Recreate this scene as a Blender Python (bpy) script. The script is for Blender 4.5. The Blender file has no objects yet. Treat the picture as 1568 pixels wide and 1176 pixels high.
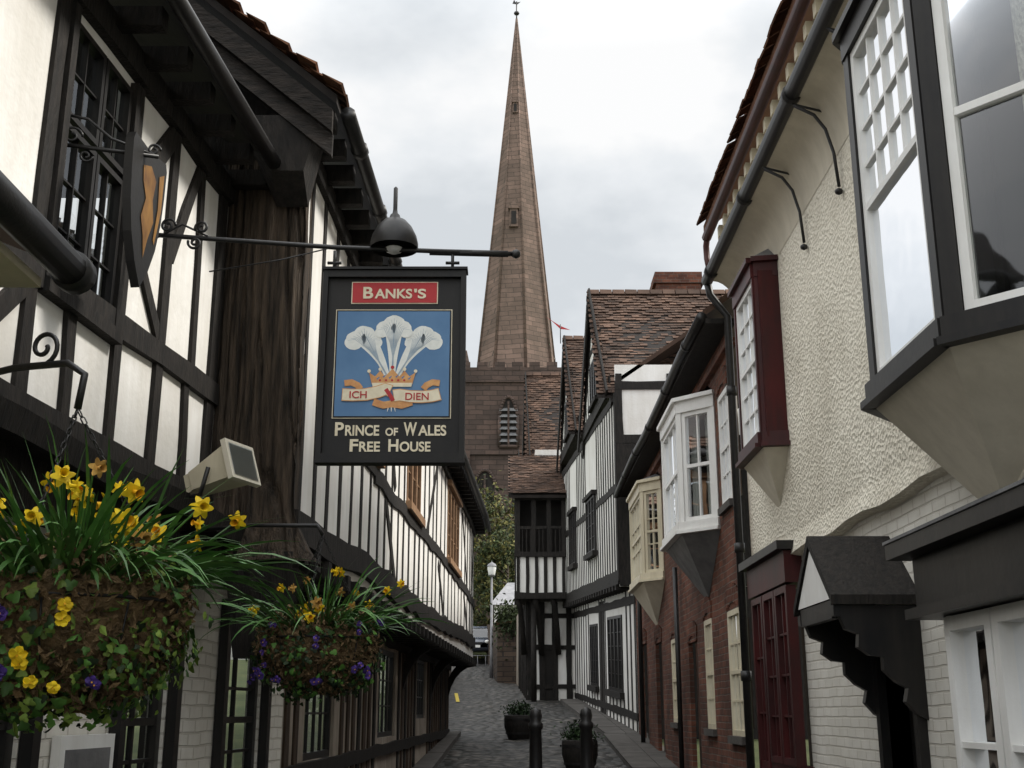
import bpy, math, random
from mathutils import Vector, noise, Matrix
random.seed(11)
U=random.uniform
V=Vector
sc=bpy.context.scene
# ---------------------------------------------------------------- materials
M={}
def newmat(name):
    m=bpy.data.materials.new(name); m.use_nodes=True
    nt=m.node_tree; b=nt.nodes['Principled BSDF']; M[name]=m
    return nt,b
def L(nt,a,b): nt.links.new(a,b)
def coords(nt,scale=(1,1,1)):
    tc=nt.nodes.new('ShaderNodeTexCoord'); mp=nt.nodes.new('ShaderNodeMapping')
    mp.inputs['Scale'].default_value=scale
    L(nt,tc.outputs['Object'],mp.inputs['Vector']); return mp.outputs[0]
def noise_n(nt,vec,scale,detail=3,rough=.6):
    n=nt.nodes.new('ShaderNodeTexNoise'); n.inputs['Scale'].default_value=scale
    n.inputs['Detail'].default_value=detail; n.inputs['Roughness'].default_value=rough
    L(nt,vec,n.inputs['Vector']); return n.outputs[0]
def ramp(nt,fac,stops):
    r=nt.nodes.new('ShaderNodeValToRGB'); e=r.color_ramp.elements
    while len(e)<len(stops): e.new(.5)
    for i,(p,c) in enumerate(stops):
        e[i].position=p; e[i].color=(c[0],c[1],c[2],1)
    L(nt,fac,r.inputs[0]); return r.outputs[0]
def mixc(nt,fac,a,b,mode='MIX'):
    m=nt.nodes.new('ShaderNodeMix'); m.data_type='RGBA'; m.blend_type=mode
    if isinstance(fac,(int,float)): m.inputs[0].default_value=fac
    else: L(nt,fac,m.inputs[0])
    for i,v in ((6,a),(7,b)):
        if isinstance(v,tuple): m.inputs[i].default_value=(v[0],v[1],v[2],1)
        else: L(nt,v,m.inputs[i])
    return m.outputs[2]
def bump(nt,b,h,strength,dist=.02):
    n=nt.nodes.new('ShaderNodeBump'); n.inputs['Strength'].default_value=strength
    n.inputs['Distance'].default_value=dist
    L(nt,h,n.inputs['Height']); L(nt,n.outputs[0],b.inputs['Normal'])
def island(nt,col,lo,hi):
    g=nt.nodes.new('ShaderNodeNewGeometry'); mr=nt.nodes.new('ShaderNodeMapRange')
    mr.inputs['To Min'].default_value=lo; mr.inputs['To Max'].default_value=hi
    L(nt,g.outputs['Random Per Island'],mr.inputs['Value'])
    return mixc(nt,1.0,col,mr.outputs[0],'MULTIPLY')
def simple(name,c1,c2,scale=4,rough=.8,bs=.3,bscale=30,stretch=(1,1,1),isl=None,bd=.01,spec=.3,metal=0):
    nt,b=newmat(name); v=coords(nt,stretch)
    n=noise_n(nt,v,scale); col=ramp(nt,n,[(.3,c1),(.7,c2)])
    if isl: col=island(nt,col,*isl)
    L(nt,col,b.inputs['Base Color']); b.inputs['Roughness'].default_value=rough
    b.inputs['Specular IOR Level'].default_value=spec; b.inputs['Metallic'].default_value=metal
    if bs: bump(nt,b,noise_n(nt,v,bscale),bs,bd)
def dirty(name,c,dirt,rough=.85,bs=.3,bscale=40,bd=.01,lo=.45,hi=.8,amt=1):
    nt,b=newmat(name); v=coords(nt); vs=coords(nt,(3,3,.35))
    a=noise_n(nt,v,1.3,4,.65); s=noise_n(nt,vs,2.2,4,.7)
    mm=nt.nodes.new('ShaderNodeMath'); mm.operation='MULTIPLY'; L(nt,a,mm.inputs[0]); L(nt,s,mm.inputs[1])
    f=ramp(nt,mm.outputs[0],[(.16,(1,1,1)),(.36,(0,0,0))])
    f2=nt.nodes.new('ShaderNodeMath'); f2.operation='MULTIPLY'; f2.inputs[1].default_value=amt; L(nt,f,f2.inputs[0])
    col=mixc(nt,f2.outputs[0],c,dirt)
    L(nt,col,b.inputs['Base Color']); b.inputs['Roughness'].default_value=rough
    b.inputs['Specular IOR Level'].default_value=.25
    bump(nt,b,noise_n(nt,v,bscale,2),bs,bd)
dirty('white_plaster',(.83,.82,.79),(.58,.55,.49),bs=.35,bscale=18,bd=.01,amt=.5)
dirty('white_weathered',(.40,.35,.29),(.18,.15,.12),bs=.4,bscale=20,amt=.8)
dirty('cream_plaster',(.60,.56,.45),(.40,.36,.28),bs=.25,bscale=14,amt=.6)
dirty('cream_smooth',(.66,.61,.50),(.46,.42,.33),bs=.1,bscale=10,amt=.5)
dirty('white_paint',(.80,.80,.78),(.56,.54,.50),rough=.45,bs=.08,amt=.4)
dirty('cream_paint',(.66,.60,.45),(.42,.37,.26),rough=.5,bs=.08,amt=.5)
dirty('red_dark_paint',(.065,.009,.009),(.030,.009,.009),rough=.45,bs=.1)
dirty('black_paint',(.010,.010,.011),(.022,.020,.018),rough=.4,bs=.12,bscale=12)
dirty('signboard_black',(.009,.009,.010),(.016,.015,.014),rough=.5,bs=.08)
simple('timber_black',(.005,.0045,.004),(.022,.018,.015),scale=5,rough=.75,bs=.8,bscale=9,stretch=(5,5,1.2),bd=.012)
simple('timber_brown',(.018,.012,.008),(.075,.05,.034),scale=4,rough=.85,bs=.9,bscale=7,stretch=(6,6,.7),bd=.02)
simple('verge_grey',(.007,.006,.005),(.030,.024,.020),scale=4,rough=.85,bs=.9,bscale=9,stretch=(1.5,5,5),bd=.015)
simple('post_timber',(.007,.0055,.004),(.080,.058,.040),scale=3.2,rough=.85,bs=1,bscale=6,stretch=(9,9,.7),bd=.03)
simple('window_brown',(.20,.11,.06),(.33,.20,.11),scale=5,rough=.6,bs=.3,bscale=20)
simple('iron',(.007,.007,.008),(.018,.017,.016),scale=20,rough=.45,bs=.3,bscale=60,bd=.003,spec=.45)
simple('rust_gutter',(.09,.03,.025),(.05,.022,.02),scale=8,rough=.5,bs=.2)
simple('roof_tile',(.050,.030,.021),(.120,.072,.050),scale=1.6,rough=.9,bs=.5,bscale=60,isl=(.45,1.35),bd=.005)
simple('roof_tile_red',(.13,.06,.035),(.21,.105,.06),scale=6,rough=.9,bs=.5,bscale=60,isl=(.5,1.3),bd=.005)
simple('roof_under',(.010,.008,.007),(.022,.017,.014),scale=6)
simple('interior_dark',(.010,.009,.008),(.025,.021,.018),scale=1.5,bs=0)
simple('curtain',(.55,.54,.5),(.7,.69,.65),scale=3,stretch=(8,8,.4),bs=.5,bscale=4,bd=.02)
simple('lead_grey',(.10,.10,.105),(.19,.19,.19),scale=5,rough=.6,bs=.3)
simple('slate_grey',(.18,.18,.19),(.28,.28,.29),scale=5,rough=.8,bs=.3)
simple('dry_moss',(.08,.055,.03),(.28,.19,.10),scale=25,rough=1,bs=1,bscale=50,isl=(.5,1.4),bd=.02)
simple('leaf_green',(.035,.10,.016),(.08,.19,.03),scale=12,rough=.55,bs=0,isl=(.5,1.5),spec=.35)
simple('leaf_lime',(.12,.20,.03),(.22,.32,.06),scale=12,rough=.55,bs=0,isl=(.6,1.3),spec=.35)
simple('leaf_blade',(.035,.11,.022),(.09,.21,.045),scale=12,rough=.5,bs=0,isl=(.5,1.5),spec=.4)
simple('leaf_dark',(.010,.026,.009),(.026,.052,.014),scale=12,rough=.6,bs=0,isl=(.4,1.5))
simple('petal_yellow',(.75,.50,.01),(.85,.63,.02),scale=20,rough=.6,bs=0,isl=(.75,1.15))
simple('petal_trumpet',(.78,.36,.01),(.85,.50,.02),scale=20,rough=.6,bs=0)
simple('petal_faded',(.45,.25,.06),(.6,.36,.10),scale=20,rough=.8,bs=0,isl=(.6,1.2))
simple('petal_purple',(.05,.025,.18),(.10,.05,.30),scale=30,rough=.6,bs=0,isl=(.5,1.3))
simple('tree_leaf',(.055,.062,.018),(.14,.125,.035),scale=1.2,rough=.8,bs=0,isl=(.4,1.6))
simple('tree_leaf_dark',(.02,.032,.012),(.045,.06,.02),scale=1.2,rough=.8,bs=0,isl=(.4,1.6))
simple('bark',(.03,.024,.018),(.08,.062,.045),scale=6,stretch=(3,3,.6),bs=.8,bscale=15)
simple('grass_ground',(.04,.055,.02),(.08,.09,.035),scale=1.5,rough=1,bs=.6,bscale=20)
simple('pavement',(.055,.050,.046),(.10,.093,.085),scale=3,rough=.85,bs=.5,bscale=14,bd=.02)
simple('sign_blue',(.075,.170,.32),(.10,.21,.37),scale=6,rough=.5,bs=.05)
simple('sign_red',(.36,.022,.025),(.44,.03,.035),scale=8,rough=.5,bs=.05)
simple('sign_white',(.66,.68,.64),(.80,.81,.77),scale=25,rough=.5,bs=0)
simple('sign_cream',(.66,.58,.42),(.80,.73,.56),scale=18,rough=.5,bs=0)
simple('sign_grey',(.26,.34,.42),(.40,.46,.50),scale=25,rough=.5,bs=0)
simple('sign_gold',(.50,.22,.08),(.66,.36,.14),scale=25,rough=.45,bs=0)
simple('shield_gold',(.10,.040,.010),(.30,.15,.03),scale=9,rough=.5,bs=.1,stretch=(1,1,.5))
simple('car_paint',(.05,.06,.08),(.07,.08,.10),scale=2,rough=.2,bs=0,spec=.6)
simple('tyre',(.012,.012,.012),(.02,.02,.02))
simple('lamp_glass',(.6,.6,.58),(.7,.7,.68),rough=.3,bs=0)
simple('yellow_line',(.55,.42,.05),(.65,.5,.08),rough=.7,bs=.2)
# roughcast
nt,b=newmat('roughcast'); v=coords(nt)
a=noise_n(nt,v,.9,4,.7); col=ramp(nt,a,[(.25,(.56,.515,.42)),(.6,(.80,.755,.64))])
L(nt,col,b.inputs['Base Color']); b.inputs['Roughness'].default_value=.95; b.inputs['Specular IOR Level'].default_value=.15
vo=nt.nodes.new('ShaderNodeTexVoronoi'); vo.inputs['Scale'].default_value=34; L(nt,v,vo.inputs['Vector'])
n2=noise_n(nt,v,20,3,.7)
ad=nt.nodes.new('ShaderNodeMath'); ad.operation='ADD'; L(nt,vo.outputs[0],ad.inputs[0]); L(nt,n2,ad.inputs[1])
bump(nt,b,ad.outputs[0],.75,.018)
def brick(name,c1,c2,mortar,bw=.225,rh=.075,ms=.008,rough=.9,bs=.6,noisec=.5,bd=.012,dark=(.03,.02,.016)):
    nt,b=newmat(name); tc=nt.nodes.new('ShaderNodeTexCoord'); sp=nt.nodes.new('ShaderNodeSeparateXYZ')
    L(nt,tc.outputs['Object'],sp.inputs[0]); ad=nt.nodes.new('ShaderNodeMath'); L(nt,sp.outputs[0],ad.inputs[0]); L(nt,sp.outputs[1],ad.inputs[1])
    cb=nt.nodes.new('ShaderNodeCombineXYZ'); L(nt,ad.outputs[0],cb.inputs[0]); L(nt,sp.outputs[2],cb.inputs[1])
    nz=nt.nodes.new('ShaderNodeTexNoise'); nz.inputs['Scale'].default_value=2.5/ bw*.225
    L(nt,tc.outputs['Object'],nz.inputs['Vector'])
    sub=nt.nodes.new('ShaderNodeVectorMath'); sub.operation='SCALE'; sub.inputs['Scale'].default_value=.03*bw/.225
    L(nt,nz.outputs[1],sub.inputs[0]); av=nt.nodes.new('ShaderNodeVectorMath'); L(nt,cb.outputs[0],av.inputs[0]); L(nt,sub.outputs[0],av.inputs[1])
    br=nt.nodes.new('ShaderNodeTexBrick'); br.inputs['Scale'].default_value=1
    br.inputs['Brick Width'].default_value=bw; br.inputs['Row Height'].default_value=rh; br.inputs['Mortar Size'].default_value=ms
    br.inputs['Mortar Smooth'].default_value=.4
    for k,c in (('Color1',c1),('Color2',c2),('Mortar',mortar)): br.inputs[k].default_value=(*c,1)
    L(nt,av.outputs[0],br.inputs['Vector'])
    n=noise_n(nt,tc.outputs['Object'],1.4/bw*.225,5,.75)
    f=ramp(nt,n,[(.40,(1,1,1)),(.62,(0,0,0))])
    fm=nt.nodes.new('ShaderNodeMath'); fm.operation='MULTIPLY'; fm.inputs[1].default_value=noisec; L(nt,f,fm.inputs[0])
    col=mixc(nt,fm.outputs[0],br.outputs[0],dark)
    L(nt,col,b.inputs['Base Color']); b.inputs['Roughness'].default_value=rough; b.inputs['Specular IOR Level'].default_value=.2
    inv=nt.nodes.new('ShaderNodeMath'); inv.operation='SUBTRACT'; inv.inputs[0].default_value=1; L(nt,br.outputs[1],inv.inputs[1])
    bump(nt,b,inv.outputs[0],bs,bd)
brick('red_brick',(.20,.078,.048),(.105,.042,.030),(.15,.12,.10),noisec=.6)
brick('painted_brick',(.76,.74,.68),(.68,.66,.60),(.58,.55,.49),noisec=.35,dark=(.46,.43,.37),bs=.8)
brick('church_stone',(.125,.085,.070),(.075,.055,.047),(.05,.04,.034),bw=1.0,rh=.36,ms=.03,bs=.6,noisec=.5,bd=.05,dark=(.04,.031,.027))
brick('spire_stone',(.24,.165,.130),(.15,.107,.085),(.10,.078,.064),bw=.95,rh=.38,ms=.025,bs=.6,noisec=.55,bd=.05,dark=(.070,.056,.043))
brick('garden_stone',(.11,.078,.058),(.07,.053,.04),(.04,.034,.03),bw=.4,rh=.18,ms=.02,noisec=.5)
# cobbled road
nt,b=newmat('cobbles'); v=coords(nt,(1,.8,.2))
vo=nt.nodes.new('ShaderNodeTexVoronoi'); vo.inputs['Scale'].default_value=5.5; L(nt,v,vo.inputs['Vector'])
vc=nt.nodes.new('ShaderNodeSeparateColor'); L(nt,vo.outputs[1],vc.inputs[0])
c=ramp(nt,vc.outputs[0],[(0,(.018,.016,.014)),(.6,(.055,.050,.045)),(1,(.105,.097,.088))])
f=ramp(nt,vo.outputs[0],[(.36,(0,0,0)),(.60,(1,1,1))])
c=mixc(nt,f,c,(.008,.008,.006))
pn_=noise_n(nt,coords(nt),.6,3); pc=ramp(nt,pn_,[(.35,(.6,.6,.6)),(.65,(1.25,1.2,1.15))]); c=mixc(nt,1.0,c,pc,'MULTIPLY')
L(nt,c,b.inputs['Base Color']); b.inputs['Roughness'].default_value=.62
iv=nt.nodes.new('ShaderNodeMath'); iv.operation='SUBTRACT'; iv.inputs[0].default_value=1; L(nt,vo.outputs[0],iv.inputs[1])
bump(nt,b,iv.outputs[0],1,.09)
# glass
nt,b=newmat('window_glass'); v=coords(nt)
out=nt.nodes['Material Output']; tr=nt.nodes.new('ShaderNodeBsdfTransparent'); tr.inputs[0].default_value=(.72,.75,.75,1)
gl=nt.nodes.new('ShaderNodeBsdfGlossy'); gl.inputs['Roughness'].default_value=.03; gl.inputs[0].default_value=(.95,.97,1,1)
bp=nt.nodes.new('ShaderNodeBump'); bp.inputs['Strength'].default_value=.12; bp.inputs['Distance'].default_value=.02
L(nt,noise_n(nt,v,3.5,1),bp.inputs['Height']); L(nt,bp.outputs[0],gl.inputs['Normal'])
fr=nt.nodes.new('ShaderNodeFresnel'); fr.inputs[0].default_value=1.6
mx=nt.nodes.new('ShaderNodeMixShader'); L(nt,fr.outputs[0],mx.inputs[0]); L(nt,tr.outputs[0],mx.inputs[1]); L(nt,gl.outputs[0],mx.inputs[2])
L(nt,mx.outputs[0],out.inputs[0])
# ---------------------------------------------------------------- mesh builder
class Thing:
    def __init__(s,name): s.name=name; s.p={}
    def g(s,part):
        if part not in s.p: s.p[part]=dict(v=[],f=[],m=[],s=[],mats=[])
        return s.p[part]
    def add(s,part,m,verts,faces,smooth=False):
        g=s.g(part); o=len(g['v']); g['v']+= [tuple(x) for x in verts]
        if m not in g['mats']: g['mats'].append(m)
        mi=g['mats'].index(m)
        for f in faces: g['f'].append(tuple(i+o for i in f)); g['m'].append(mi); g['s'].append(smooth)
    def poly(s,part,m,pts): s.add(part,m,pts,[tuple(range(len(pts)))])
    def hexa(s,part,m,c): s.add(part,m,c,[(3,2,1,0),(4,5,6,7),(0,1,5,4),(1,2,6,5),(2,3,7,6),(3,0,4,7)])
    def box(s,part,m,x0,x1,y0,y1,z0,z1):
        s.hexa(part,m,[(x0,y0,z0),(x1,y0,z0),(x1,y1,z0),(x0,y1,z0),(x0,y0,z1),(x1,y0,z1),(x1,y1,z1),(x0,y1,z1)])
    def tube(s,part,m,pts,r,seg=8,cap=True):
        pts=[V(p) for p in pts]; n=len(pts); vs=[];fs=[]
        prev=None
        for i,p in enumerate(pts):
            t=(pts[min(i+1,n-1)]-pts[max(i-1,0)]).normalized()
            if prev is None:
                a=V((0,0,1)) if abs(t.z)<.9 else V((1,0,0))
                u=t.cross(a).normalized()
            else: u=(prev-t*prev.dot(t)).normalized()
            prev=u; w=t.cross(u); rr=r[i] if isinstance(r,(list,tuple)) else r
            for k in range(seg):
                an=2*math.pi*k/seg; vs.append(p+u*math.cos(an)*rr+w*math.sin(an)*rr)
        for i in range(n-1):
            for k in range(seg):
                a=i*seg+k; b_=i*seg+(k+1)%seg; fs.append((a,b_,b_+seg,a+seg))
        if cap: fs.append(tuple(range(seg))[::-1]); fs.append(tuple((n-1)*seg+k for k in range(seg)))
        s.add(part,m,vs,fs,True)
    def lathe(s,part,m,c,prof,seg=20,smooth=True,jit=0,ax=None):
        vs=[];fs=[]
        for (r,z) in prof:
            for k in range(seg):
                an=2*math.pi*k/seg; rr=r*(1+U(-jit,jit)); vs.append((c[0]+rr*math.cos(an),c[1]+rr*math.sin(an),c[2]+z))
        for i in range(len(prof)-1):
            for k in range(seg):
                a=i*seg+k; b_=i*seg+(k+1)%seg; fs.append((a,b_,b_+seg,a+seg))
        s.add(part,m,vs,fs,smooth)
    def finish(s,loc=None):
        allv=[v for g in s.p.values() for v in g['v']]
        if loc is None:
            loc=(sum(v[0] for v in allv)/len(allv),sum(v[1] for v in allv)/len(allv),min(v[2] for v in allv))
        e=bpy.data.objects.new(s.name,None); e.location=loc; sc.collection.objects.link(e)
        for pn,g in s.p.items():
            me=bpy.data.meshes.new(pn); me.from_pydata(g['v'],[],g['f'])
            for m in g['mats']: me.materials.append(M[m])
            me.polygons.foreach_set('material_index',g['m']); me.polygons.foreach_set('use_smooth',g['s'])
            me.update(); o=bpy.data.objects.new(pn,me); sc.collection.objects.link(o)
            o.parent=e; o.matrix_parent_inverse=Matrix.Translation(V(loc)).inverted()
        s.e=e; return e
def lerp(a,b,t): return a+(b-a)*t
def pl(pts,x):
    if x<=pts[0][0]: 
        (a,b),(c,d)=pts[0],pts[1]; return b+(d-b)*(x-a)/(c-a)
    for (a,b),(c,d) in zip(pts,pts[1:]):
        if x<=c: return b+(d-b)*(x-a)/(c-a)
    (a,b),(c,d)=pts[-2],pts[-1]; return b+(d-b)*(x-a)/(c-a)
class Fac:   # facade running along the lane; d = distance along lane, n = out from wall
    def __init__(s,pts,side,zs=0,zr=0,n=0): s.pts=pts;s.side=side;s.zs=zs;s.zr=zr;s.n=n
    def P(s,d,n,z): return V((pl(s.pts,d)+s.side*(n+s.n),d,z+s.zs*(d-s.zr)))
    def off(s,n): return Fac(s.pts,s.side,s.zs,s.zr,s.n+n)
class Pl:
    def __init__(s,a,b,flip=False):
        s.o=V((a[0],a[1],0)); d=V((b[0]-a[0],b[1]-a[1],0)); s.len=d.length; s.u=d.normalized()
        s.nn=V((s.u.y,-s.u.x,0))*(-1 if flip else 1)
    def P(s,d,n,z): return s.o+s.u*d+s.nn*n+V((0,0,z))
def fbox(T,part,m,F,d0,d1,n0,n1,z0,z1,step=2.5):
    k=max(1,int(math.ceil(abs(d1-d0)/step)))
    for i in range(k):
        a=lerp(d0,d1,i/k); b=lerp(d0,d1,(i+1)/k)
        T.hexa(part,m,[F.P(a,n0,z0),F.P(b,n0,z0),F.P(b,n1,z0),F.P(a,n1,z0),F.P(a,n0,z1),F.P(b,n0,z1),F.P(b,n1,z1),F.P(a,n1,z1)])
DN=.035   # how far timbers stand proud of the plaster
def beam(T,F,a,b,w,n1=None,part='timber_frame',m='timber_black',wob=.012,n0=-.02):
    if n1 is None: n1=DN
    a=V((a[0],a[1]));b=V((b[0],b[1])); ln=(b-a).length; k=max(2,int(ln/.45)); t=(b-a)/ln; p=V((-t.y,t.x))
    vs=[];fs=[]
    for i in range(k+1):
        c=a.lerp(b,i/k)
        if 0<i<k: c=c+p*U(-wob,wob)
        h=w/2*U(.85,1.12)
        for (q,n) in ((-h,n0),(-h*.94,n1),(h*.94,n1+U(-.002,.002)),(h,n0)):
            c2=c+p*q; vs.append(F.P(c2.x,n,c2.y))
    for i in range(k):
        for j in range(3):
            x=i*4+j; fs.append((x,x+1,x+5,x+4))
    fs.append((0,1,2,3)); fs.append((k*4+3,k*4+2,k*4+1,k*4))
    T.add(part,m,vs,fs)
def wall_open(T,part,m,F,d0,d1,z0,z1,ops=(),rev=.14,n=0,mrev=None,step=2.5):
    ds={d0,d1}; zs={z0,z1}
    for o in ops: ds|={o[0],o[1]}; zs|={o[2],o[3]}
    k=int((d1-d0)/step)
    for i in range(1,k+1): ds.add(d0+i*(d1-d0)/(k+1))
    ds=sorted(ds); zs=sorted(zs)
    for a,b in zip(ds,ds[1:]):
        for c,d in zip(zs,zs[1:]):
            mx,mz=(a+b)/2,(c+d)/2
            if any(o[0]<mx<o[1] and o[2]<mz<o[3] for o in ops): continue
            T.poly(part,m,[F.P(a,n,c),F.P(b,n,c),F.P(b,n,d),F.P(a,n,d)])
    for o in ops:
        a,b,c,d=o[:4]; mr=mrev or m
        for q in ([(a,c),(b,c)],[(b,c),(b,d)],[(b,d),(a,d)],[(a,d),(a,c)]):
            (p0,q0),(p1,q1)=q
            T.poly(part,mr,[F.P(p0,n,q0),F.P(p1,n,q1),F.P(p1,n-rev,q1),F.P(p0,n-rev,q0)])
def window(T,F,d0,d1,z0,z1,n,cols=2,rows=2,m='white_paint',fw=.05,bw=.018,mid=True,curtain=0,part='window',deep=.4,dep=.05,midz=None,halfbars=False):
    fbox(T,part,m,F,d0,d1,n,n+dep,z0,z0+fw); fbox(T,part,m,F,d0,d1,n,n+dep,z1-fw,z1)
    fbox(T,part,m,F,d0,d0+fw,n,n+dep,z0+fw,z1-fw); fbox(T,part,m,F,d1-fw,d1,n,n+dep,z0+fw,z1-fw)
    zm=midz if midz else (z0+z1)/2
    a,b,c,d=d0+fw,d1-fw,z0+fw,z1-fw
    if mid: fbox(T,part,m,F,a,b,n+.004,n+dep-.006,zm-.02,zm+.02)
    c0=zm+.02 if halfbars else c
    for i in range(1,cols):
        x=lerp(a,b,i/cols); fbox(T,part,m,F,x-bw/2,x+bw/2,n+.008,n+dep-.014,c0,d)
    for j in range(1,rows):
        z=lerp(c0,d,j/rows)
        if mid and abs(z-zm)<.06: continue
        fbox(T,part,m,F,a,b,n+.010,n+dep-.017,z-bw/2,z+bw/2)
    T.poly('glass','window_glass',[F.P(a,n+.02,c),F.P(b,n+.02,c),F.P(b,n+.02,d),F.P(a,n+.02,d)])
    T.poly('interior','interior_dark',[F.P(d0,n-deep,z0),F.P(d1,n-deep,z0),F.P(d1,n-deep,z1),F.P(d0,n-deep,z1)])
    if curtain:
        K=14
        for (s0,s1) in (((0,.32),(.68,1)) if curtain==1 else ((0,1),) if curtain in (2,3) else ((0,.42),)):
            vs=[];fs=[]
            zt=d if curtain!=3 else lerp(c,d,.5)
            for i in range(K+1):
                t=lerp(s0,s1,i/K); x=lerp(a,b,t); nn=n-.06+.018*math.sin(i*1.9)
                vs+= [F.P(x,nn,c),F.P(x,nn,zt)]
            for i in range(K): fs.append((2*i,2*i+2,2*i+3,2*i+1))
            T.add('curtains','curtain',vs,fs,True)
def tiles(T,part,m,O,Uv,Vv,W,H,tw=.17,th=.11,lift=.03,sag=.03,jit=.008):
    O=V(O);Uv=V(Uv).normalized();Vv=V(Vv).normalized();N=Uv.cross(Vv).normalized()
    if N.z<0: N=-N
    nu=int(W/tw)+1; nv=int(H/th)+1
    for j in range(nv):
        for i in range(nu):
            u0=(i+(.5 if j%2 else 0))*tw-tw*.25; u1=u0+tw*.96
            if u0>W: continue
            u0=max(u0,-.02);u1=min(u1,W+.02)
            sg=-sag*math.sin(math.pi*min(1,j*th/H))*(.6+.4*math.sin(u0*1.3))+U(-jit,jit)
            v0=j*th+U(-.008,.008); v1=min(v0+th*1.35,H+.03)
            base=O+N*sg
            a=base+Uv*u0+Vv*v0+N*(lift+U(-.004,.008)); b=base+Uv*u1+Vv*v0+N*(lift+U(-.004,.008))
            c=base+Uv*u1+Vv*v1+N*.004; d=base+Uv*u0+Vv*v1+N*.004
            a2=a-N*.018; b2=b-N*.018
            T.add(part,m,[a,b,c,d,a2,b2],[(0,1,2,3),(4,5,1,0),(4,0,3),(5,2,1)])
def scroll(T,part,m,c,u,w,r0,turns=1.3,a0=0,r=.006,flip=1):
    c=V(c);u=V(u).normalized();w=V(w).normalized(); pts=[]
    for i in range(26):
        t=i/25; an=a0+flip*t*turns*2*math.pi; rr=r0*(1-.78*t); pts.append(c+u*math.cos(an)*rr+w*math.sin(an)*rr)
    T.tube(part,m,pts,r,6)
def gable_roof(T,dc,half,zf,za,xf,xb,over=.25,near_tiles=True,mt='roof_tile'):
    # ridge runs along x, gable faces the lane (-x)
    ln=math.hypot(half,za-zf)
    ext=.35
    for sg in (-1,1):
        foot=V((0,dc+sg*half,zf)); top=V((0,dc,za)); dn=(foot-top).normalized(); foot=foot+dn*ext
        a=V((xf-over,foot.y,foot.z));b=V((xb,foot.y,foot.z));c=V((xb,top.y,top.z));d=V((xf-over,top.y,top.z))
        th=V((0,0,-.09))
        T.hexa('roof','roof_under',[a+th,b+th,c+th,d+th,a-V((0,0,.04)),b-V((0,0,.04)),c-V((0,0,.04)),d-V((0,0,.04))])
        tiles(T,'roof_tiles',mt,a,(1,0,0),top-V((0,foot.y,foot.z)),xb-a.x,ln+ext,jit=.012,sag=.05)
    x=xf-over
    while x<xb:
        T.hexa('roof_tiles',mt,[(x,dc-.12,za-.06),(x+.28,dc-.12,za-.06),(x+.28,dc+.12,za-.06),(x,dc+.12,za-.06),(x,dc-.03,za+.075+U(0,.01)),(x+.28,dc-.03,za+.075),(x+.28,dc+.03,za+.075),(x,dc+.03,za+.075)]); x+=.3
# ---------------------------------------------------------------- ground
GP=[(-60,-1),(0,0),(16,.56),(24,1.12),(33,1.75),(47,2.75),(58,4.05),(70,4.3),(100,4.6),(3000,6)]
def gz(y): return pl(GP,y)
G=Thing('ground')
ys=[-60,-20,0,8,16,20,24,28,33,40,47,52,58,70,100,300,1000,3000]; xs=[-3000,-300,-60,-15,-6,-3,0,3,6,15,60,300,3000]
vs=[(x,y,gz(y)) for y in ys for x in xs]; n=len(xs)
G.add('ground_surface','grass_ground',vs,[(j*n+i,j*n+i+1,(j+1)*n+i+1,(j+1)*n+i) for j in range(len(ys)-1) for i in range(n-1)])
G.finish((0,0,0))
R=Thing('road')
edge=[(-8,-2.3,2.9),(8,-2.2,2.8),(16,-1.9,2.8),(24,-1.9,2.6),(28,-2.2,2.5),(33,-2.4,2.2),(40,-2.4,1.4),(47,-2.5,-.2),(52,-3.6,1.0),(58,-5,5)]
e1=[(e[0],e[1]) for e in edge]; e2=[(e[0],e[2]) for e in edge]
vs=[]; rows_=132; cols_=40
for j in range(rows_+1):
    y=-8+66*j/rows_
    for k in range(cols_+1):
        t=k/cols_; x=lerp(pl(e1,y),pl(e2,y),t)
        vs.append((x,y,gz(y)+.012+.03*math.sin(math.pi*t)-.03*math.exp(-((t-.42)/.05)**2)+.010*noise.noise(V((x*1.3,y*1.3,0)))+.006*noise.noise(V((x*6,y*6,4)))))
c1=cols_+1
R.add('road_surface','cobbles',vs,[(j*c1+i,j*c1+i+1,j*c1+i+1+c1,j*c1+i+c1) for j in range(rows_) for i in range(cols_)],True)
R.finish((0,0,0))
Pv=Thing('pavement')
def strip(x0,x1,segs):
    for a,b_ in zip(segs,segs[1:]):
        Pv.hexa('paving','pavement',[(x0(a),a,gz(a)-.2),(x1(a),a,gz(a)-.2),(x1(b_),b_,gz(b_)-.2),(x0(b_),b_,gz(b_)-.2),(x0(a),a,gz(a)+.11),(x1(a),a,gz(a)+.11),(x1(b_),b_,gz(b_)+.11),(x0(b_),b_,gz(b_)+.11)])
        k=max(1,int((b_-a)/.9))
        for i in range(k):
            p,q=lerp(a,b_,i/k),lerp(a,b_,(i+1)/k)-.015; o=.004+U(0,.008); s=1 if x0(a)>0 else 0
            fx=(lambda y,t: lerp(x0(y),x1(y),t))
            for (t0,t1) in ((.0 if s else .52,.48 if s else 1.0),(.5 if s else 0,1.0 if s else .5)):
                Pv.hexa('paving','pavement',[(fx(p,t0),p,gz(p)+.10),(fx(p,t1),p,gz(p)+.10),(fx(q,t1),q,gz(q)+.10),(fx(q,t0),q,gz(q)+.10),(fx(p,t0),p,gz(p)+.114+o),(fx(p,t1),p,gz(p)+.114+o),(fx(q,t1),q,gz(q)+.114+o),(fx(q,t0),q,gz(q)+.114+o)])
strip(lambda y:1.75,lambda y:2.6,[-4,2,8,12,16,20,23.5]); strip(lambda y:pl([(23.5,1.8),(35,1.3)],y),lambda y:2.6,[23.5,24,28,33,34])
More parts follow.
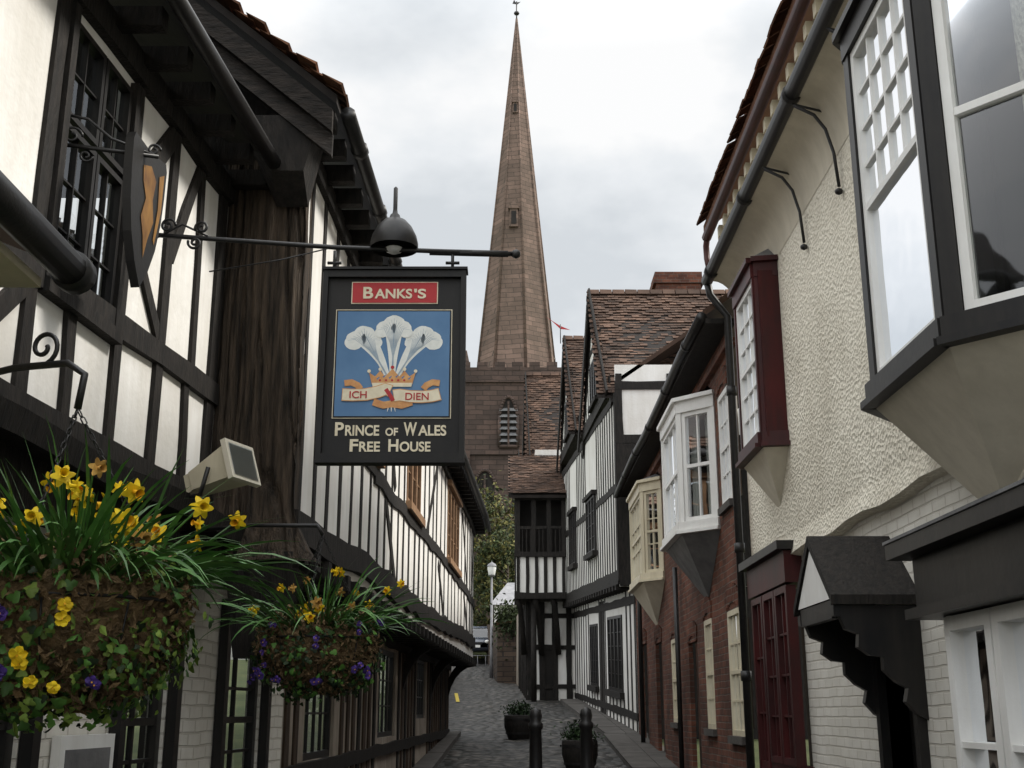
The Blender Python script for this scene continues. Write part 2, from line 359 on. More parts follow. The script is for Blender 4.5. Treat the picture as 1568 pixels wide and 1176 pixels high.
strip(lambda y:-1.9,lambda y:pl([(3,-1.55),(24,-1.0)],y),[-4,2,8,12,16,20,24])
Pv.finish((0,0,0))
YL=Thing('road_marking')
YL.add('line','yellow_line',[(-1.56,34,gz(34)+.05),(-1.46,34,gz(34)+.05),(-1.70,38,gz(38)+.055),(-1.80,38,gz(38)+.055)],[(0,1,2,3)]); YL.finish()
# ---------------------------------------------------------------- L1 timber framed pub (near left)
T=Thing('timber_framed_pub')
F=Fac([(3.4,-2.108),(7,-1.82)],1)
wall_open(T,'walls','white_plaster',F,3.65,6.98,2.7,4.9,[(4.70,5.38,3.38,4.66)],rev=.06)
DN=.022
for d in (4.05,4.6,5.48,6.0,6.85): beam(T,F,(d,2.74),(d+U(-.02,.02),4.86),.10 if d!=6.85 else .13)
beam(T,F,(6.47,2.74),(6.42,3.45),.09); beam(T,F,(5.0,2.74),(4.97,3.33),.09); 
beam(T,F,(6.5,3.5),(6.44,4.8),.07)
beam(T,F,(3.65,3.36),(6.98,3.46),.13,.035); beam(T,F,(3.65,4.80),(6.98,4.80),.16,.05); beam(T,F,(3.65,2.80),(6.98,2.78),.12,.04)
beam(T,F,(5.5,4.15),(5.98,4.72),.12); beam(T,F,(5.55,3.95),(5.98,3.52),.09); beam(T,F,(6.05,4.0),(6.4,4.7),.08)
beam(T,F,(4.1,2.85),(4.55,3.3),.09)
for (a,b_,c,d,cu) in ((4.72,5.05,3.40,4.14,3),(5.06,5.37,3.40,4.14,3),(4.72,5.05,4.17,4.65,0),(5.06,5.37,4.17,4.65,0)):
    window(T,F,a,b_,c,d,-.03,2,3 if cu else 2,'black_paint',.028,.009,False,cu)
fbox(T,'window','timber_black',F,4.66,5.43,-.02,.06,3.31,3.375); fbox(T,'window','timber_black',F,4.66,4.715,-.02,.04,3.38,4.7); fbox(T,'window','timber_black',F,5.38,5.43,-.02,.04,3.38,4.7)
# pentice ledge
k=14
for i in range(k):
    a=lerp(3.65,7.3,i/k);b_=lerp(3.65,7.3,(i+1)/k); s0=.03*math.sin(i*.9);s1=.03*math.sin((i+1)*.9)
    T.hexa('ledge','timber_black',[F.P(a,-.02,2.60),F.P(b_,-.02,2.60),F.P(b_,.24,2.56+s1*.5),F.P(a,.24,2.56+s0*.5),F.P(a,-.02,2.76),F.P(b_,-.02,2.76),F.P(b_,.26,2.66+s1*.5),F.P(a,.26,2.66+s0*.5)])
fbox(T,'ledge','timber_black',F,3.65,7.6,-.03,.10,2.36,2.597)
wall_open(T,'walls','painted_brick',F,3.65,9.0,-.4,2.40,[(5.95,6.62,.9,2.2),(7.5,8.4,.9,2.2),(4.3,5.0,.9,2.2)],rev=.1,n=-.03)
for (a,b_) in ((5.95,6.62),(7.5,8.4),(4.3,5.0)):
    window(T,F,a,b_,.9,2.2,-.1,2,3,'black_paint',.06,.02,True,0)
    fbox(T,'window','black_paint',F,a-.07,b_+.07,-.025,.04,2.2,2.28); fbox(T,'window','black_paint',F,a-.07,b_+.07,-.025,.06,.82,.895)
    fbox(T,'window','black_paint',F,a-.07,a,-.025,.03,.9,2.2); fbox(T,'window','black_paint',F,b_,b_+.07,-.025,.03,.9,2.2)
fbox(T,'notice_board','white_paint',F,5.28,5.85,-.02,.02,.8,1.50); fbox(T,'notice_board','lead_grey',F,5.33,5.80,.018,.024,.86,1.44)
T.hexa('roof','roof_under',[F.P(3.5,.32,4.93),F.P(6.95,.32,4.93),F.P(6.95,-3.3,7.5),F.P(3.5,-3.3,7.5),F.P(3.5,.32,5.0),F.P(6.95,.32,5.0),F.P(6.95,-3.3,7.6),F.P(3.5,-3.3,7.6)])
d=3.6
while d<6.9: fbox(T,'rafters','timber_black',F,d,d+.08,-.02,.27,4.82,4.925); d+=.36
T.tube('gutter','iron',[F.P(3.6,.36,4.93),F.P(6.88,.36,4.90)],.045,10)
T.poly('walls','white_plaster',[F.P(3.65,0,-.4),F.P(3.65,-5,-.4),F.P(3.65,-5,7.6),F.P(3.65,0,4.9)])
T.finish()
T=Thing('cottage'); F0=Fac([(0,-1.72),(3.6,-1.72)],1)
wall_open(T,'walls','cream_plaster',F0,-3,3.5,-.4,2.95)
T.poly('walls','cream_plaster',[F0.P(3.5,0,-.4),F0.P(3.5,-4,-.4),F0.P(3.5,-4,2.95),F0.P(3.5,0,2.95)])
T.hexa('roof','roof_tile',[(-1.46,-3,3.0),(-1.46,3.6,3.0),(-2.2,3.6,3.3),(-2.2,-3,3.3),(-1.46,-3,3.05),(-1.46,3.6,3.05),(-2.2,3.6,3.4),(-2.2,-3,3.4)])
T.box('soffit','cream_paint',-1.72,-1.50,-3,3.52,2.90,2.93)
T.tube('gutter','iron',[(-1.43,-3,2.98),(-1.43,3.0,2.98),(-1.43,3.62,2.98)],.055,14); T.tube('gutter','iron',[(-1.43,3.56,2.98),(-1.43,3.63,2.98)],.066,14)
T.finish()
# ---------------------------------------------------------------- L2 timber framed house (long left)
T=Thing('timber_framed_house')
LP=[(7,-1.33),(9.25,-1.28),(13,-1.17),(16.7,-1.03),(20,-.90),(22.5,-.80),(24,-.78)]
F=Fac(LP,1); DN=.009
def zb(d): return 2.62+.012*(d-7)+.04*math.sin(d*.8)
W=[(12.9,14.2,3.85,4.95),(17.8,19.8,3.85,4.95),(9.7,10.6,3.85,4.9)]
wall_open(T,'walls','white_plaster',F,7,24,2.6,5.3,W,rev=.05,step=1.5)
for (a,b_,c,d) in W:
    fbox(T,'window','window_brown',F,a-.06,b_+.06,-.02,.07,c-.09,c-.002); fbox(T,'window','window_brown',F,a-.06,b_+.06,-.02,.07,d+.002,d+.08)
    nn=3 if b_-a<1.5 else 4
    for i in range(nn): window(T,F,lerp(a,b_,i/nn),lerp(a,b_,(i+1)/nn)-.004,c,d,-.03,1,3,'window_brown',.05,.015,False,1,dep=.045)
d=7.22
while d<23.9:
    inw=any(w[0]-.05<d<w[1]+.05 for w in W); w=U(.075,.12); le=U(-.05,.05)
    if inw: beam(T,F,(d,2.75),(d+le,3.74),w)
    else: beam(T,F,(d,2.75),(d+le,5.2),w)
    d+=U(.42,.54) if d<16 else U(.55,.68)
for (a,b_) in ((7.0,10.4),(10.4,15),(15,19.5),(19.5,24)):
    beam(T,F,(a,zb(a)+.08),(b_,zb(b_)+.08),.22,.05,wob=.03); beam(T,F,(a,5.12),(b_,5.12),.15,.04)
    if a>7: beam(T,F,(a,3.70+.06*math.sin(a)),(b_,3.70+.06*math.sin(b_)),.15,.025,wob=.03)
beam(T,F,(9,3.7),(10.4,3.7),.14,.025)
for (a,c,b_,d) in ((10.9,4.95,11.9,3.8),(15,3.8,16.2,4.95),(20.6,4.95,21.7,3.8),(22.9,3.8,23.8,4.9),(11.2,3.6,12.1,2.8),(16.5,3.6,17.5,2.8),(21,3.6,22.2,2.8)): beam(T,F,(a,c),(b_,d),.13,.012,wob=.03)
d=7.15
while d<24: fbox(T,'jetty_joists','timber_black',F,d,d+.12,-.5,.07,2.47,2.58); d+=.42
fbox(T,'jetty_soffit','timber_black',F,7,24,-.6,.0,2.585,2.61)
T.poly('walls','white_plaster',[(-.78,24,2.6),(-6,24,2.6),(-6,24,6),(-.78,24,5.2)])
FG=F.off(-.48)
gops=[(10.2,11.6,1.2,2.3),(14.5,16,1.3,2.35),(18.4,19.6,1.5,2.4)]
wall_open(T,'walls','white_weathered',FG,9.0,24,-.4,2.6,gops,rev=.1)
for (a,b_,c,d) in gops: window(T,FG,a,b_,c,d,-.08,4,3,'black_paint',.06,.018,False)
d=9.1
while d<24:
    if not any(a-.05<d<b_+.05 for a,b_ in ((10.2,11.6),(14.5,16),(18.4,19.6))): beam(T,FG,(d,-.3),(d,2.55),.17,.02,m='timber_brown' if int(d*3)%3 else 'timber_black')
    d+=.36
beam(T,FG,(9,1.12),(24,1.22),.14,.04); beam(T,FG,(9,2.46),(24,2.46),.16,.06)
for d in (12.2,16.6,20.4,23.7):
    for i in range(6):
        t0=i/6;t1=(i+1)/6
        q=lambda t:(-.48+.52*(1-math.cos(t*math.pi/2)),1.75+.78*math.sin(t*math.pi/2))
        a=q(t0);b_=q(t1)
        T.hexa('jetty_brackets','timber_black',[FG.P(d,a[0]+.48,a[1]-.07),FG.P(d+.14,a[0]+.48,a[1]-.07),FG.P(d+.14,b_[0]+.48,b_[1]-.07),FG.P(d,b_[0]+.48,b_[1]-.07),FG.P(d,a[0]+.42,a[1]+.07),FG.P(d+.14,a[0]+.42,a[1]+.07),FG.P(d+.14,b_[0]+.42,b_[1]+.07),FG.P(d,b_[0]+.42,b_[1]+.07)])
# weathered corner post
x0,x1,y0=-1.84,-1.31,6.93
path=[]
for i in range(70): path.append((lerp(x0,x1,i/69),y0,0,-1))
for i in range(1,10): path.append((x1,lerp(y0,7.2,i/9),1,0))
vs=[];fs=[];nz=90;z0,z1=2.45,5.2
for j in range(nz+1):
    z=lerp(z0,z1,j/nz); fl=.10*max(0,(2.85-z)/.4)**2; wv=.03*noise.noise(V((0,3,z*1.1)))
    for (x,y,nx,ny) in path:
        wx=x+.03*noise.noise(V((x*3,7,z*1.5)))
        q=noise.fractal(V((wx*26,y*22,z*1.3)),1,2,4)*.014+noise.noise(V((wx*5,y*5,z*.7)))*.03
        c_=abs(noise.noise(V((wx*12+3,y*10,z*.6))))
        cr=-.035*max(0,1-c_/.07)
        tt=(x-x0)/(x1-x0)
        rnd=.05*max(0,abs(tt-.5)*2-.8)/.2 if ny else 0
        vs.append((x+nx*(q+cr+fl)+(fl if tt>.5 else 0)*(tt-.5)+wv*(tt if tt>.5 else .4),y+ny*(q+cr+fl-rnd),z))
P_=len(path)
for j in range(nz):
    for i in range(P_-1): a=j*P_+i; fs.append((a,a+1,a+P_+1,a+P_))
T.add('corner_post','post_timber',vs,fs,True)
T.box('corner_post','timber_black',-1.9,-1.28,6.86,7.1,2.36,2.5)
T.hexa('corner_bracket','timber_black',[(-1.60,6.90,1.9),(-1.42,6.90,1.9),(-1.42,7.08,1.9),(-1.60,7.08,1.9),(-1.66,6.84,2.4),(-1.24,6.84,2.4),(-1.24,7.12,2.4),(-1.66,7.12,2.4)])
T.box('walls','white_plaster',-1.97,-1.85,6.96,6.99,2.7,4.9)
T.hexa('eave_bracket','timber_black',[(-1.5,6.70,4.85),(-1.3,6.70,4.85),(-1.3,6.92,4.7),(-1.5,6.92,4.7),(-1.72,6.64,5.2),(-1.2,6.64,5.2),(-1.2,6.92,5.2),(-1.72,6.92,5.2)])
T.poly('gable','timber_black',[(-1.33,7.0,4.8),(-7,7.0,4.8),(-4.2,7.0,7.75),(-1.33,7.0,5.3)])
pit=.84
ks=[6.62,9.25,13,16.7,20,22.5,24.3]
for a,b_ in zip(ks,ks[1:]):
    A=F.P(a,.24,5.27);B=F.P(b_,.24,5.27);C=B+V((-3.1,0,3.1*pit));D=A+V((-3.1,0,3.1*pit)); h=V((0,0,.06))
    T.hexa('roof','roof_under',[A,B,C,D,A+h,B+h,C+h,D+h])
A=F.P(6.54,.27,5.33)
tiles(T,'roof_tiles','roof_tile_red',A,(0,1,0),(-1,0,pit),.55,4.1,.165,.11,.035,.0,.010)
for a,b_ in zip(ks,ks[1:]):
    A=F.P(a,.27,5.33);B=F.P(b_,.27,5.33); tiles(T,'roof_tiles','roof_tile',A,B-A,(-1,0,pit),(B-A).length,.35,.165,.11,.03,0)
A=V((F.P(6.6,.22,5.22)));B=A+V((-3.1,0,3.1*pit)); w=V((0,0,-.15))
T.hexa('bargeboard','verge_grey',[A+w,A+w+V((0,.05,0)),B+w+V((0,.05,0)),B+w,A,A+V((0,.05,0)),B+V((0,.05,0)),B])
w2=V((0,.03,-.30))
T.hexa('bargeboard','verge_grey',[A+w2,A+w2+V((0,.05,0)),B+w2+V((0,.05,0)),B+w2,A+V((0,.052,-.14)),A+V((0,.09,-.14)),B+V((0,.09,-.14)),B+V((0,.052,-.14))])
d=6.7
while d<24.2: fbox(T,'rafters','timber_black',F,d,d+.09,.0,.22,5.14,5.262); d+=.38
gp=[F.P(d,.30,5.24) for d in (6.7,8,9.25,11,13,15,16.7,18.5,20,22.5,24.3)]
T.tube('gutter','iron',gp,.05,10)
for d in (7.2,8.2,9.2,10.2,11.2): T.tube('gutter','iron',[F.P(d-.03,.30,5.24),F.P(d+.03,.30,5.24)],.06,10)
T.finish()
# ---------------------------------------------------------------- right: rendered cream house
T=Thing('rendered_house'); DN=.035
F=Fac([(-4,2.5),(12.3,2.5)],-1)
wall_open(T,'walls','roughcast',F,-4,12.3,2.96,6.4)
k=40
for i in range(k):
    a=lerp(-4,12.3,i/k);b_=lerp(-4,12.3,(i+1)/k); q=.02*math.sin(i*1.7); q2=.02*math.sin((i+1)*1.7)
    T.hexa('drip_edge','roughcast',[F.P(a,-.07,2.93+q),F.P(b_,-.07,2.93+q2),F.P(b_,.035,2.95+q2),F.P(a,.035,2.95+q),F.P(a,-.07,3.05),F.P(b_,-.07,3.05),F.P(b_,.003,3.12),F.P(a,.003,3.12)])
FL=F.off(-.06)
wall_open(T,'walls','painted_brick',FL,-4,12.3,-.5,2.97,[(7.62,8.3,.1,2.12),(10.5,12.0,.2,2.75),(2.0,6.4,.8,2.18)],rev=.2)
T.box('shopfront','black_paint',2.28,2.6,-3,6.72,2.16,2.44); T.box('shopfront','black_paint',2.17,2.6,-3,6.85,2.443,2.53); T.box('shopfront','black_paint',2.23,2.6,-3,6.78,2.10,2.157)
T.hexa('shopfront','lead_grey',[(2.16,-3,2.533),(2.5,-3,2.533),(2.5,6.86,2.533),(2.16,6.86,2.533),(2.16,-3,2.55),(2.5,-3,2.62),(2.5,6.86,2.62),(2.16,6.86,2.55)])
Fs=Fac([(-4,2.36),(12,2.36)],-1)
for i in range(7):
    a=2.0+i*.64; window(T,Fs,a,a+.62,.85,2.09,-.06,1,1,'white_paint',.075,.02,False,4 if i<6 else 3,dep=.09,midz=1.8)
    fbox(T,'window','white_paint',Fs,a+.06,a+.56,-.03,.02,1.42,1.45)
T.box('shopfront','white_paint',2.36,2.56,6.45,6.5,.3,2.1); T.box('shopfront','painted_brick',2.36,2.5,2,6.48,-.2,.84)
T.tube('downpipe','iron',[(2.42,6.62,-.2),(2.42,6.62,2.1)],.03,8)
def bay(T,pts,z0,z1,mf,ms,zbot,pbot,cols,rows,curt,mt='cream_smooth',post=.07,mid=True,half=False):
    n=len(pts)-1
    cx=pts[0][0]
    for i in range(n):
        pn=Pl(pts[i],pts[i+1],True)
        mid_=V(((pts[i][0]+pts[i+1][0])/2,(pts[i][1]+pts[i+1][1])/2,0)); cen=V((cx,(pts[0][1]+pts[-1][1])/2,0))
        if pn.nn.dot(mid_-cen)<0: pn.nn=-pn.nn
        fbox(T,'oriel_frame',mf,pn,-.01,pn.len+.01,-.05,.05,z0-.10,z0)
        fbox(T,'oriel_frame',mf,pn,-.02,pn.len+.02,-.05,.08,z0-.14,z0-.102)
        fbox(T,'oriel_frame',mf,pn,0,pn.len,-.05,.03,z1,z1+.14)
        fbox(T,'oriel_frame',mf,pn,-.02,pn.len+.02,-.05,.07,z1+.142,z1+.19)
        fbox(T,'oriel_frame',mf,pn,0,post,-.06,.02,z0,z1); fbox(T,'oriel_frame',mf,pn,pn.len-post,pn.len,-.06,.02,z0,z1)
        cc,rr=(cols[i],rows[i]); cu=curt[i] if isinstance(curt,list) else curt
        window(T,pn,post+.003,pn.len-post-.003,z0+.003,z1-.003,-.05,cc,rr,ms,.05,.018,mid,cu,'sash',deep=.3,dep=.055,halfbars=half and i==1)
    bt=V(pbot); low=[V((p[0],p[1],z0-.14)) for p in pts]
    for i in range(n):
        T.poly('oriel_base',mt,[low[i],low[i+1],V((bt.x,lerp(bt.y,low[i+1].y,.12),bt.z)),V((bt.x,lerp(bt.y,low[i].y,.12),bt.z))])
    tp=[V((p[0],p[1],z1+.19)) for p in pts]; T.poly('oriel_roof','lead_grey',tp)
    c=V((cx,(pts[0][1]+pts[-1][1])/2,z1+.38))
    tp=[V((p[0]-(.03 if p[0]<cx else 0),p[1],z1+.194)) for p in pts]
    for i in range(n): T.poly('oriel_roof','lead_grey',[tp[i],tp[i+1],V((cx,lerp(c.y,tp[i+1].y,.6),c.z)),V((cx,lerp(c.y,tp[i].y,.6),c.z))])
bay(T,[(2.5,4.65),(2.02,5.18),(2.02,6.32),(2.5,6.85)],3.36,5.38,'black_paint','white_paint',2.6,(2.5,6.0,2.62),[1,4,1],[1,4,1],[0,4,0],post=.09,half=True)
bay(T,[(2.5,10.38),(2.28,10.42),(2.28,11.35),(2.5,11.39)],4.05,5.55,'red_dark_paint','white_paint',3.5,(2.5,10.9,3.45),[1,3,1],[1,6,1],0,post=.05)
T.box('oriel_frame','red_dark_paint',2.31,2.5,10.36,10.40,4.0,5.6)
T.box('oriel_roof','cream_smooth',2.06,2.5,5.2,6.3,5.58,6.1)
k=8; prof=[(0,5.72)]
for i in range(1,k+1):
    t=i/k*math.pi/2; prof.append((.28*(1-math.cos(t)),5.72+.46*math.sin(t)))
for d0 in range(0,8):
    a=lerp(-4,12.2,d0/8); b_=lerp(-4,12.2,(d0+1)/8)
    vs=[];fs=[]
    for (n_,z) in prof: vs+=[F.P(a,n_+.004,z),F.P(b_,n_+.004,z)]
    for i in range(k): fs.append((2*i,2*i+1,2*i+3,2*i+2))
    T.add('cove','cream_smooth',vs,fs,True)
T.poly('cove','cream_smooth',[F.P(12.2,n_,z) for n_,z in prof]+[F.P(12.2,0,6.18)])
T.box('cornice','cream_smooth',2.30,2.52,-4,12.2,6.18,6.7)
d=-3.8
while d<12.1: T.box('cornice','cream_paint',2.24,2.297,d,d+.09,6.56,6.68); d+=.30
T.tube('gutter','iron',[(2.17,-4,6.22),(2.17,12.3,6.22)],.065,12)
for d in (4.5,6.3,8.2,10.1,12.0): T.tube('gutter','iron',[(2.17,d-.04,6.22),(2.17,d+.04,6.22)],.078,12)
T.tube('upper_gutter','rust_gutter',[(2.19,-4,6.78),(2.19,12.3,6.74)],.055,10)
T.tube('upper_gutter','rust_gutter',[(2.19,12.25,6.74),(2.19,12.36,6.66),(2.19,12.34,6.5),(2.2,12.28,6.34)],.035,8)
T.hexa('roof','roof_tile_red',[(2.16,-4,6.80),(2.16,12.3,6.80),(5.5,12.3,9.5),(5.5,-4,9.5),(2.16,-4,6.88),(2.16,12.3,6.88),(5.5,12.3,9.6),(5.5,-4,9.6)])
tiles(T,'roof_tiles','roof_tile_red',(2.10,-1,6.88),(0,1,0),(1,0,.8),13.3,.5,.17,.11,.03,0)
T.poly('walls','red_brick',[(2.5,12.3,2.9),(6,12.3,2.9),(6,12.3,9.6),(2.5,12.3,6.7)])
for d in (7.1,8.15,9.25):
    pts=[V((2.17,d,6.10)),V((2.32,d,6.02)),V((2.40,d,5.9)),V((2.45,d,5.7)),V((2.47,d,5.42))]
    T.tube('gutter_stays','iron',pts,.013,6); T.tube('gutter_stays','iron',[(2.17,d+.05,6.14),(2.5,d+.05,6.05)],.010,6)
    T.lathe('gutter_stays','iron',(2.465,d,5.38),[(0.001,-.03),(.028,-.015),(.032,0),(.028,.015),(.001,.03)],8)
T.tube('downpipe','iron',[(2.17,12.28,6.2),(2.2,12.3,6.05),(2.38,12.3,5.8),(2.38,12.3,-.1)],.042,10)
for z in (4.9,3.2,1.9): T.tube('downpipe','iron',[(2.38,12.3,z),(2.38,12.3,z+.1)],.055,10)
T.box('far_shopfront','red_dark_paint',2.40,2.6,10.42,12.1,2.70,2.98); T.box('far_shopfront','black_paint',2.33,2.6,10.36,12.16,2.983,3.06)
Fr=Fac([(0,2.44),(12,2.44)],-1)
for a in (10.46,10.98,11.52):
    window(T,Fr,a,a+.5,1.15 if a<11.5 else .5,2.68,-.06,2,4,'red_dark_paint',.06,.02,False,0,'far_shopfront',dep=.09)
T.box('far_shopfront','red_dark_paint',2.42,2.6,10.45,12.05,-.2,1.147)
T.box('door','black_paint',2.70,2.75,7.6,8.32,.0,2.12)
for zz in (.45,1.25): T.box('door','black_paint',2.685,2.70,7.72,7.92,zz,zz+.6); T.box('door','black_paint',2.685,2.70,8.0,8.2,zz,zz+.6)
T.box('door_frame','black_paint',2.50,2.70,7.54,7.62,.0,2.2); T.box('door_frame','black_paint',2.50,2.70,8.30,8.38,.0,2.2); T.box('door_frame','black_paint',2.50,2.70,7.62,8.30,2.12,2.2)
hx0,hx1=2.0,2.56
for (ya,yb) in ((7.97,7.46),(7.97,8.48)):
    T.hexa('door_hood','timber_black',[(hx0,yb,2.25),(hx1,yb,2.25),(hx1,ya,2.68),(hx0,ya,2.68),(hx0,yb,2.31),(hx1,yb,2.31),(hx1,ya,2.75),(hx0,ya,2.75)])
T.add('door_hood','white_paint',[(2.015,7.55,2.29),(2.015,8.40,2.29),(2.015,7.97,2.66)],[(0,1,2)])
for y in (7.50,8.38):
    T.box('door_hood','black_paint',2.02,2.56,y,y+.07,2.18,2.25)
    prof=[(2.06,2.18),(2.09,2.10),(2.17,2.07),(2.16,1.99),(2.23,1.94),(2.31,1.93),(2.31,1.85),(2.38,1.78),(2.45,1.74),(2.43,1.66),(2.5,1.58),(2.56,1.55),(2.56,2.18)]
    n=len(prof); T.add('hood_brackets','black_paint',[(x,y,z) for x,z in prof]+[(x,y+.07,z) for x,z in prof],[tuple(range(n))[::-1],tuple(range(n,2*n))]+[(i,(i+1)%n,n+(i+1)%n,n+i) for i in range(n)])
T.box('door_hood','black_paint',2.025,2.08,7.57,8.38,2.17,2.285)
T.finish()
# ---------------------------------------------------------------- brick house
T=Thing('brick_house')
F=Fac([(12.3,2.42),(23.3,2.42)],-1)
ops=[(12.75,13.4,3.85,5.15),(12.7,13.45,1.35,2.68),(14.5,15.1,1.4,2.7),(15.7,16.5,.3,2.5),(17.6,18.3,1.45,2.65),(19.4,20.3,.5,2.7),(21.6,22.6,.7,2.8),(16.9,17.5,3.9,5.1)]
wall_open(T,'walls','red_brick',F,12.3,23.3,-.3,5.85,ops,rev=.06)
for o in ops:
    a,b_,c,d=o
    if c<1: 
        fbox(T,'door','black_paint',F,a,b_,-.16,-.1,c,d); fbox(T,'door','black_paint',F,a+.1,b_-.1,-.1,-.08,c+.3,c+1.0)
    else: window(T,F,a,b_,c,d,-.05,3,4,'cream_paint' if c<3 else 'white_paint',.06,.018,True,1 if c>3 else 0); fbox(T,'window','pavement',F,a-.05,b_+.05,-.02,.05,c-.08,c-.002)
    k=9; r=(b_-a)/2+.02
    for i in range(k):
        t=lerp(-1,1,(i+.5)/k); z=d+.10*(1-t*t)-.02; dd=(a+b_)/2+t*r; lean=t*.05
        T.hexa('window_arches','red_brick',[F.P(dd-.033,-.06,z),F.P(dd+.033,-.06,z),F.P(dd+.033,.018,z),F.P(dd-.033,.018,z),F.P(dd-.033+lean,-.06,z+.2),F.P(dd+.036+lean,-.06,z+.2),F.P(dd+.036+lean,.018,z+.2),F.P(dd-.036+lean,.018,z+.2)])
fbox(T,'cornice','red_brick',F,12.35,23.3,-.05,.06,5.5,5.58); fbox(T,'cornice','timber_black',F,12.35,23.3,-.05,.28,5.74,5.80)
gp=[F.P(d,.32,5.82+.03*math.sin(d)) for d in (12.35,14,16,18,20,22,23.4)]
T.tube('gutter','iron',gp,.06,10)
for d in (13.5,15.5,17.5,19.5,21.5): T.tube('gutter','iron',[F.P(d-.04,.32,5.82+.03*math.sin(d)),F.P(d+.04,.32,5.82+.03*math.sin(d))],.072,10)
T.hexa('roof','roof_tile',[(2.12,12.35,5.82),(2.12,23.4,5.82),(5.5,23.4,8.2),(5.5,12.35,8.2),(2.12,12.35,5.9),(2.12,23.4,5.9),(5.5,23.4,8.3),(5.5,12.35,8.3)])
bay(T,[(2.42,13.6),(2.03,14.0),(2.03,15.5),(2.42,15.9)],3.78,5.12,'white_paint','white_paint',2.9,(2.42,14.7,2.95),[2,3,1],[2,2,2],1,post=.06,mt='lead_grey')
bay(T,[(2.42,18.75),(2.12,19.1),(2.12,20.9),(2.42,21.3)],3.75,5.08,'cream_paint','cream_paint',2.9,(2.42,20.0,3.0),[2,4,1],[3,3,3],1,post=.06,mt='cream_smooth')
T.tube('downpipe','iron',[F.P(21.7,.1,5.8),F.P(21.7,.1,1.0)],.04,8); T.tube('downpipe','iron',[F.P(17.0,.08,3.6),F.P(17.0,.08,.8)],.035,8)
T.finish()
# ---------------------------------------------------------------- right timber framed house with two gables
T=Thing('timber_framed_house'); DN=.008
F=Fac([(23.6,2.14),(35.2,1.5)],-1,.05,23.6)
ops=[(27.0,28.6,5.0,6.3),(31.2,32.6,5.0,6.4)]
wall_open(T,'walls','white_plaster',F,23.6,35,4.15,8.0,ops,rev=.06)
for (a,b_,c,d) in ops:
    fbox(T,'window','timber_black',F,a-.08,b_+.08,-.02,.12,c-.12,c-.002); fbox(T,'window','timber_black',F,a-.08,b_+.08,-.02,.12,d+.002,d+.1)
    for i in range(3): window(T,F,lerp(a,b_,i/3),lerp(a,b_,(i+1)/3)-.004,c,d,-.04,2,4,'black_paint',.05,.016,False,0,dep=.1)
d=23.75
while d<34.9:
    inw=any(o[0]-.1<d<o[1]+.1 for o in ops)
    beam(T,F,(d,4.3),(d,4.9 if inw else 5.95),.16)
    if not inw: beam(T,F,(d,6.1),(d+U(-.03,.03),7.9),.16)
    d+=.38
for z,w in ((4.22,.24),(6.02,.16),(7.9,.2)): beam(T,F,(23.6,z),(35,z),w,.02)
beam(T,F,(23.7,4.2),(23.68,8),.22,.02)
fbox(T,'jetty_soffit','timber_black',F,23.6,35,-.6,.03,4.05,4.12)
d=23.8
while d<35: fbox(T,'jetty_joists','timber_black',F,d,d+.13,-.4,.05,3.95,4.048); d+=.45
FG=F.off(-.30)
ops=[(25.4,27.6,1.9,3.5),(29.5,31,1.9,3.4)]
wall_open(T,'walls','white_plaster',FG,23.6,35,.0,4.1,ops,rev=.08)
for (a,b_,c,d) in ops:
    for i in range(4): window(T,FG,lerp(a,b_,i/4),lerp(a,b_,(i+1)/4)-.004,c,d,-.04,2,5,'black_paint',.06,.016,False,0,dep=.07)
    fbox(T,'window','timber_black',FG,a-.1,b_+.1,-.02,.1,c-.14,c-.002)
d=23.7
while d<35:
    inw=any(o[0]-.1<d<o[1]+.1 for o in ops)
    beam(T,FG,(d,.3),(d,1.75 if inw else 3.95),.17); d+=.55
beam(T,FG,(23.6,1.5),(35,1.5),.16,.02); beam(T,FG,(23.6,3.75),(35,3.75),.18,.02); fbox(T,'plinth','garden_stone',FG,23.6,35,-.02,.05,.2,1.2)
for d in (28.4,28.9): beam(T,FG,(d,.3),(d,3.9),.25,.02)
S=Pl((2.14,23.6),(6.5,23.6))
T.poly('walls','white_plaster',[S.P(0,0,4.0),S.P(4.3,0,4.0),S.P(4.3,0,8.6),S.P(0,0,8.6)])
T.poly('walls','timber_black',[S.P(0.30,0,-.2),S.P(4.3,0,-.2),S.P(4.3,0,4.0),S.P(.30,0,4.0)])
if S.nn.y>0: S.nn=-S.nn
for z in (4.2,6.3,7.0,8.15): beam(T,S,(0,z),(4.3,z),.17,.04)
for u in (.08,1.15,2.2,3.3): beam(T,S,(u,4.1),(u,8.4),.15,.035)
T.poly('side_shade','timber_black',[S.P(0,.05,4.0),S.P(4.3,.05,4.0),S.P(4.3,.05,6.9),S.P(0,.05,6.9)])  # flat dark sheet over the lower side wall, standing in for shade
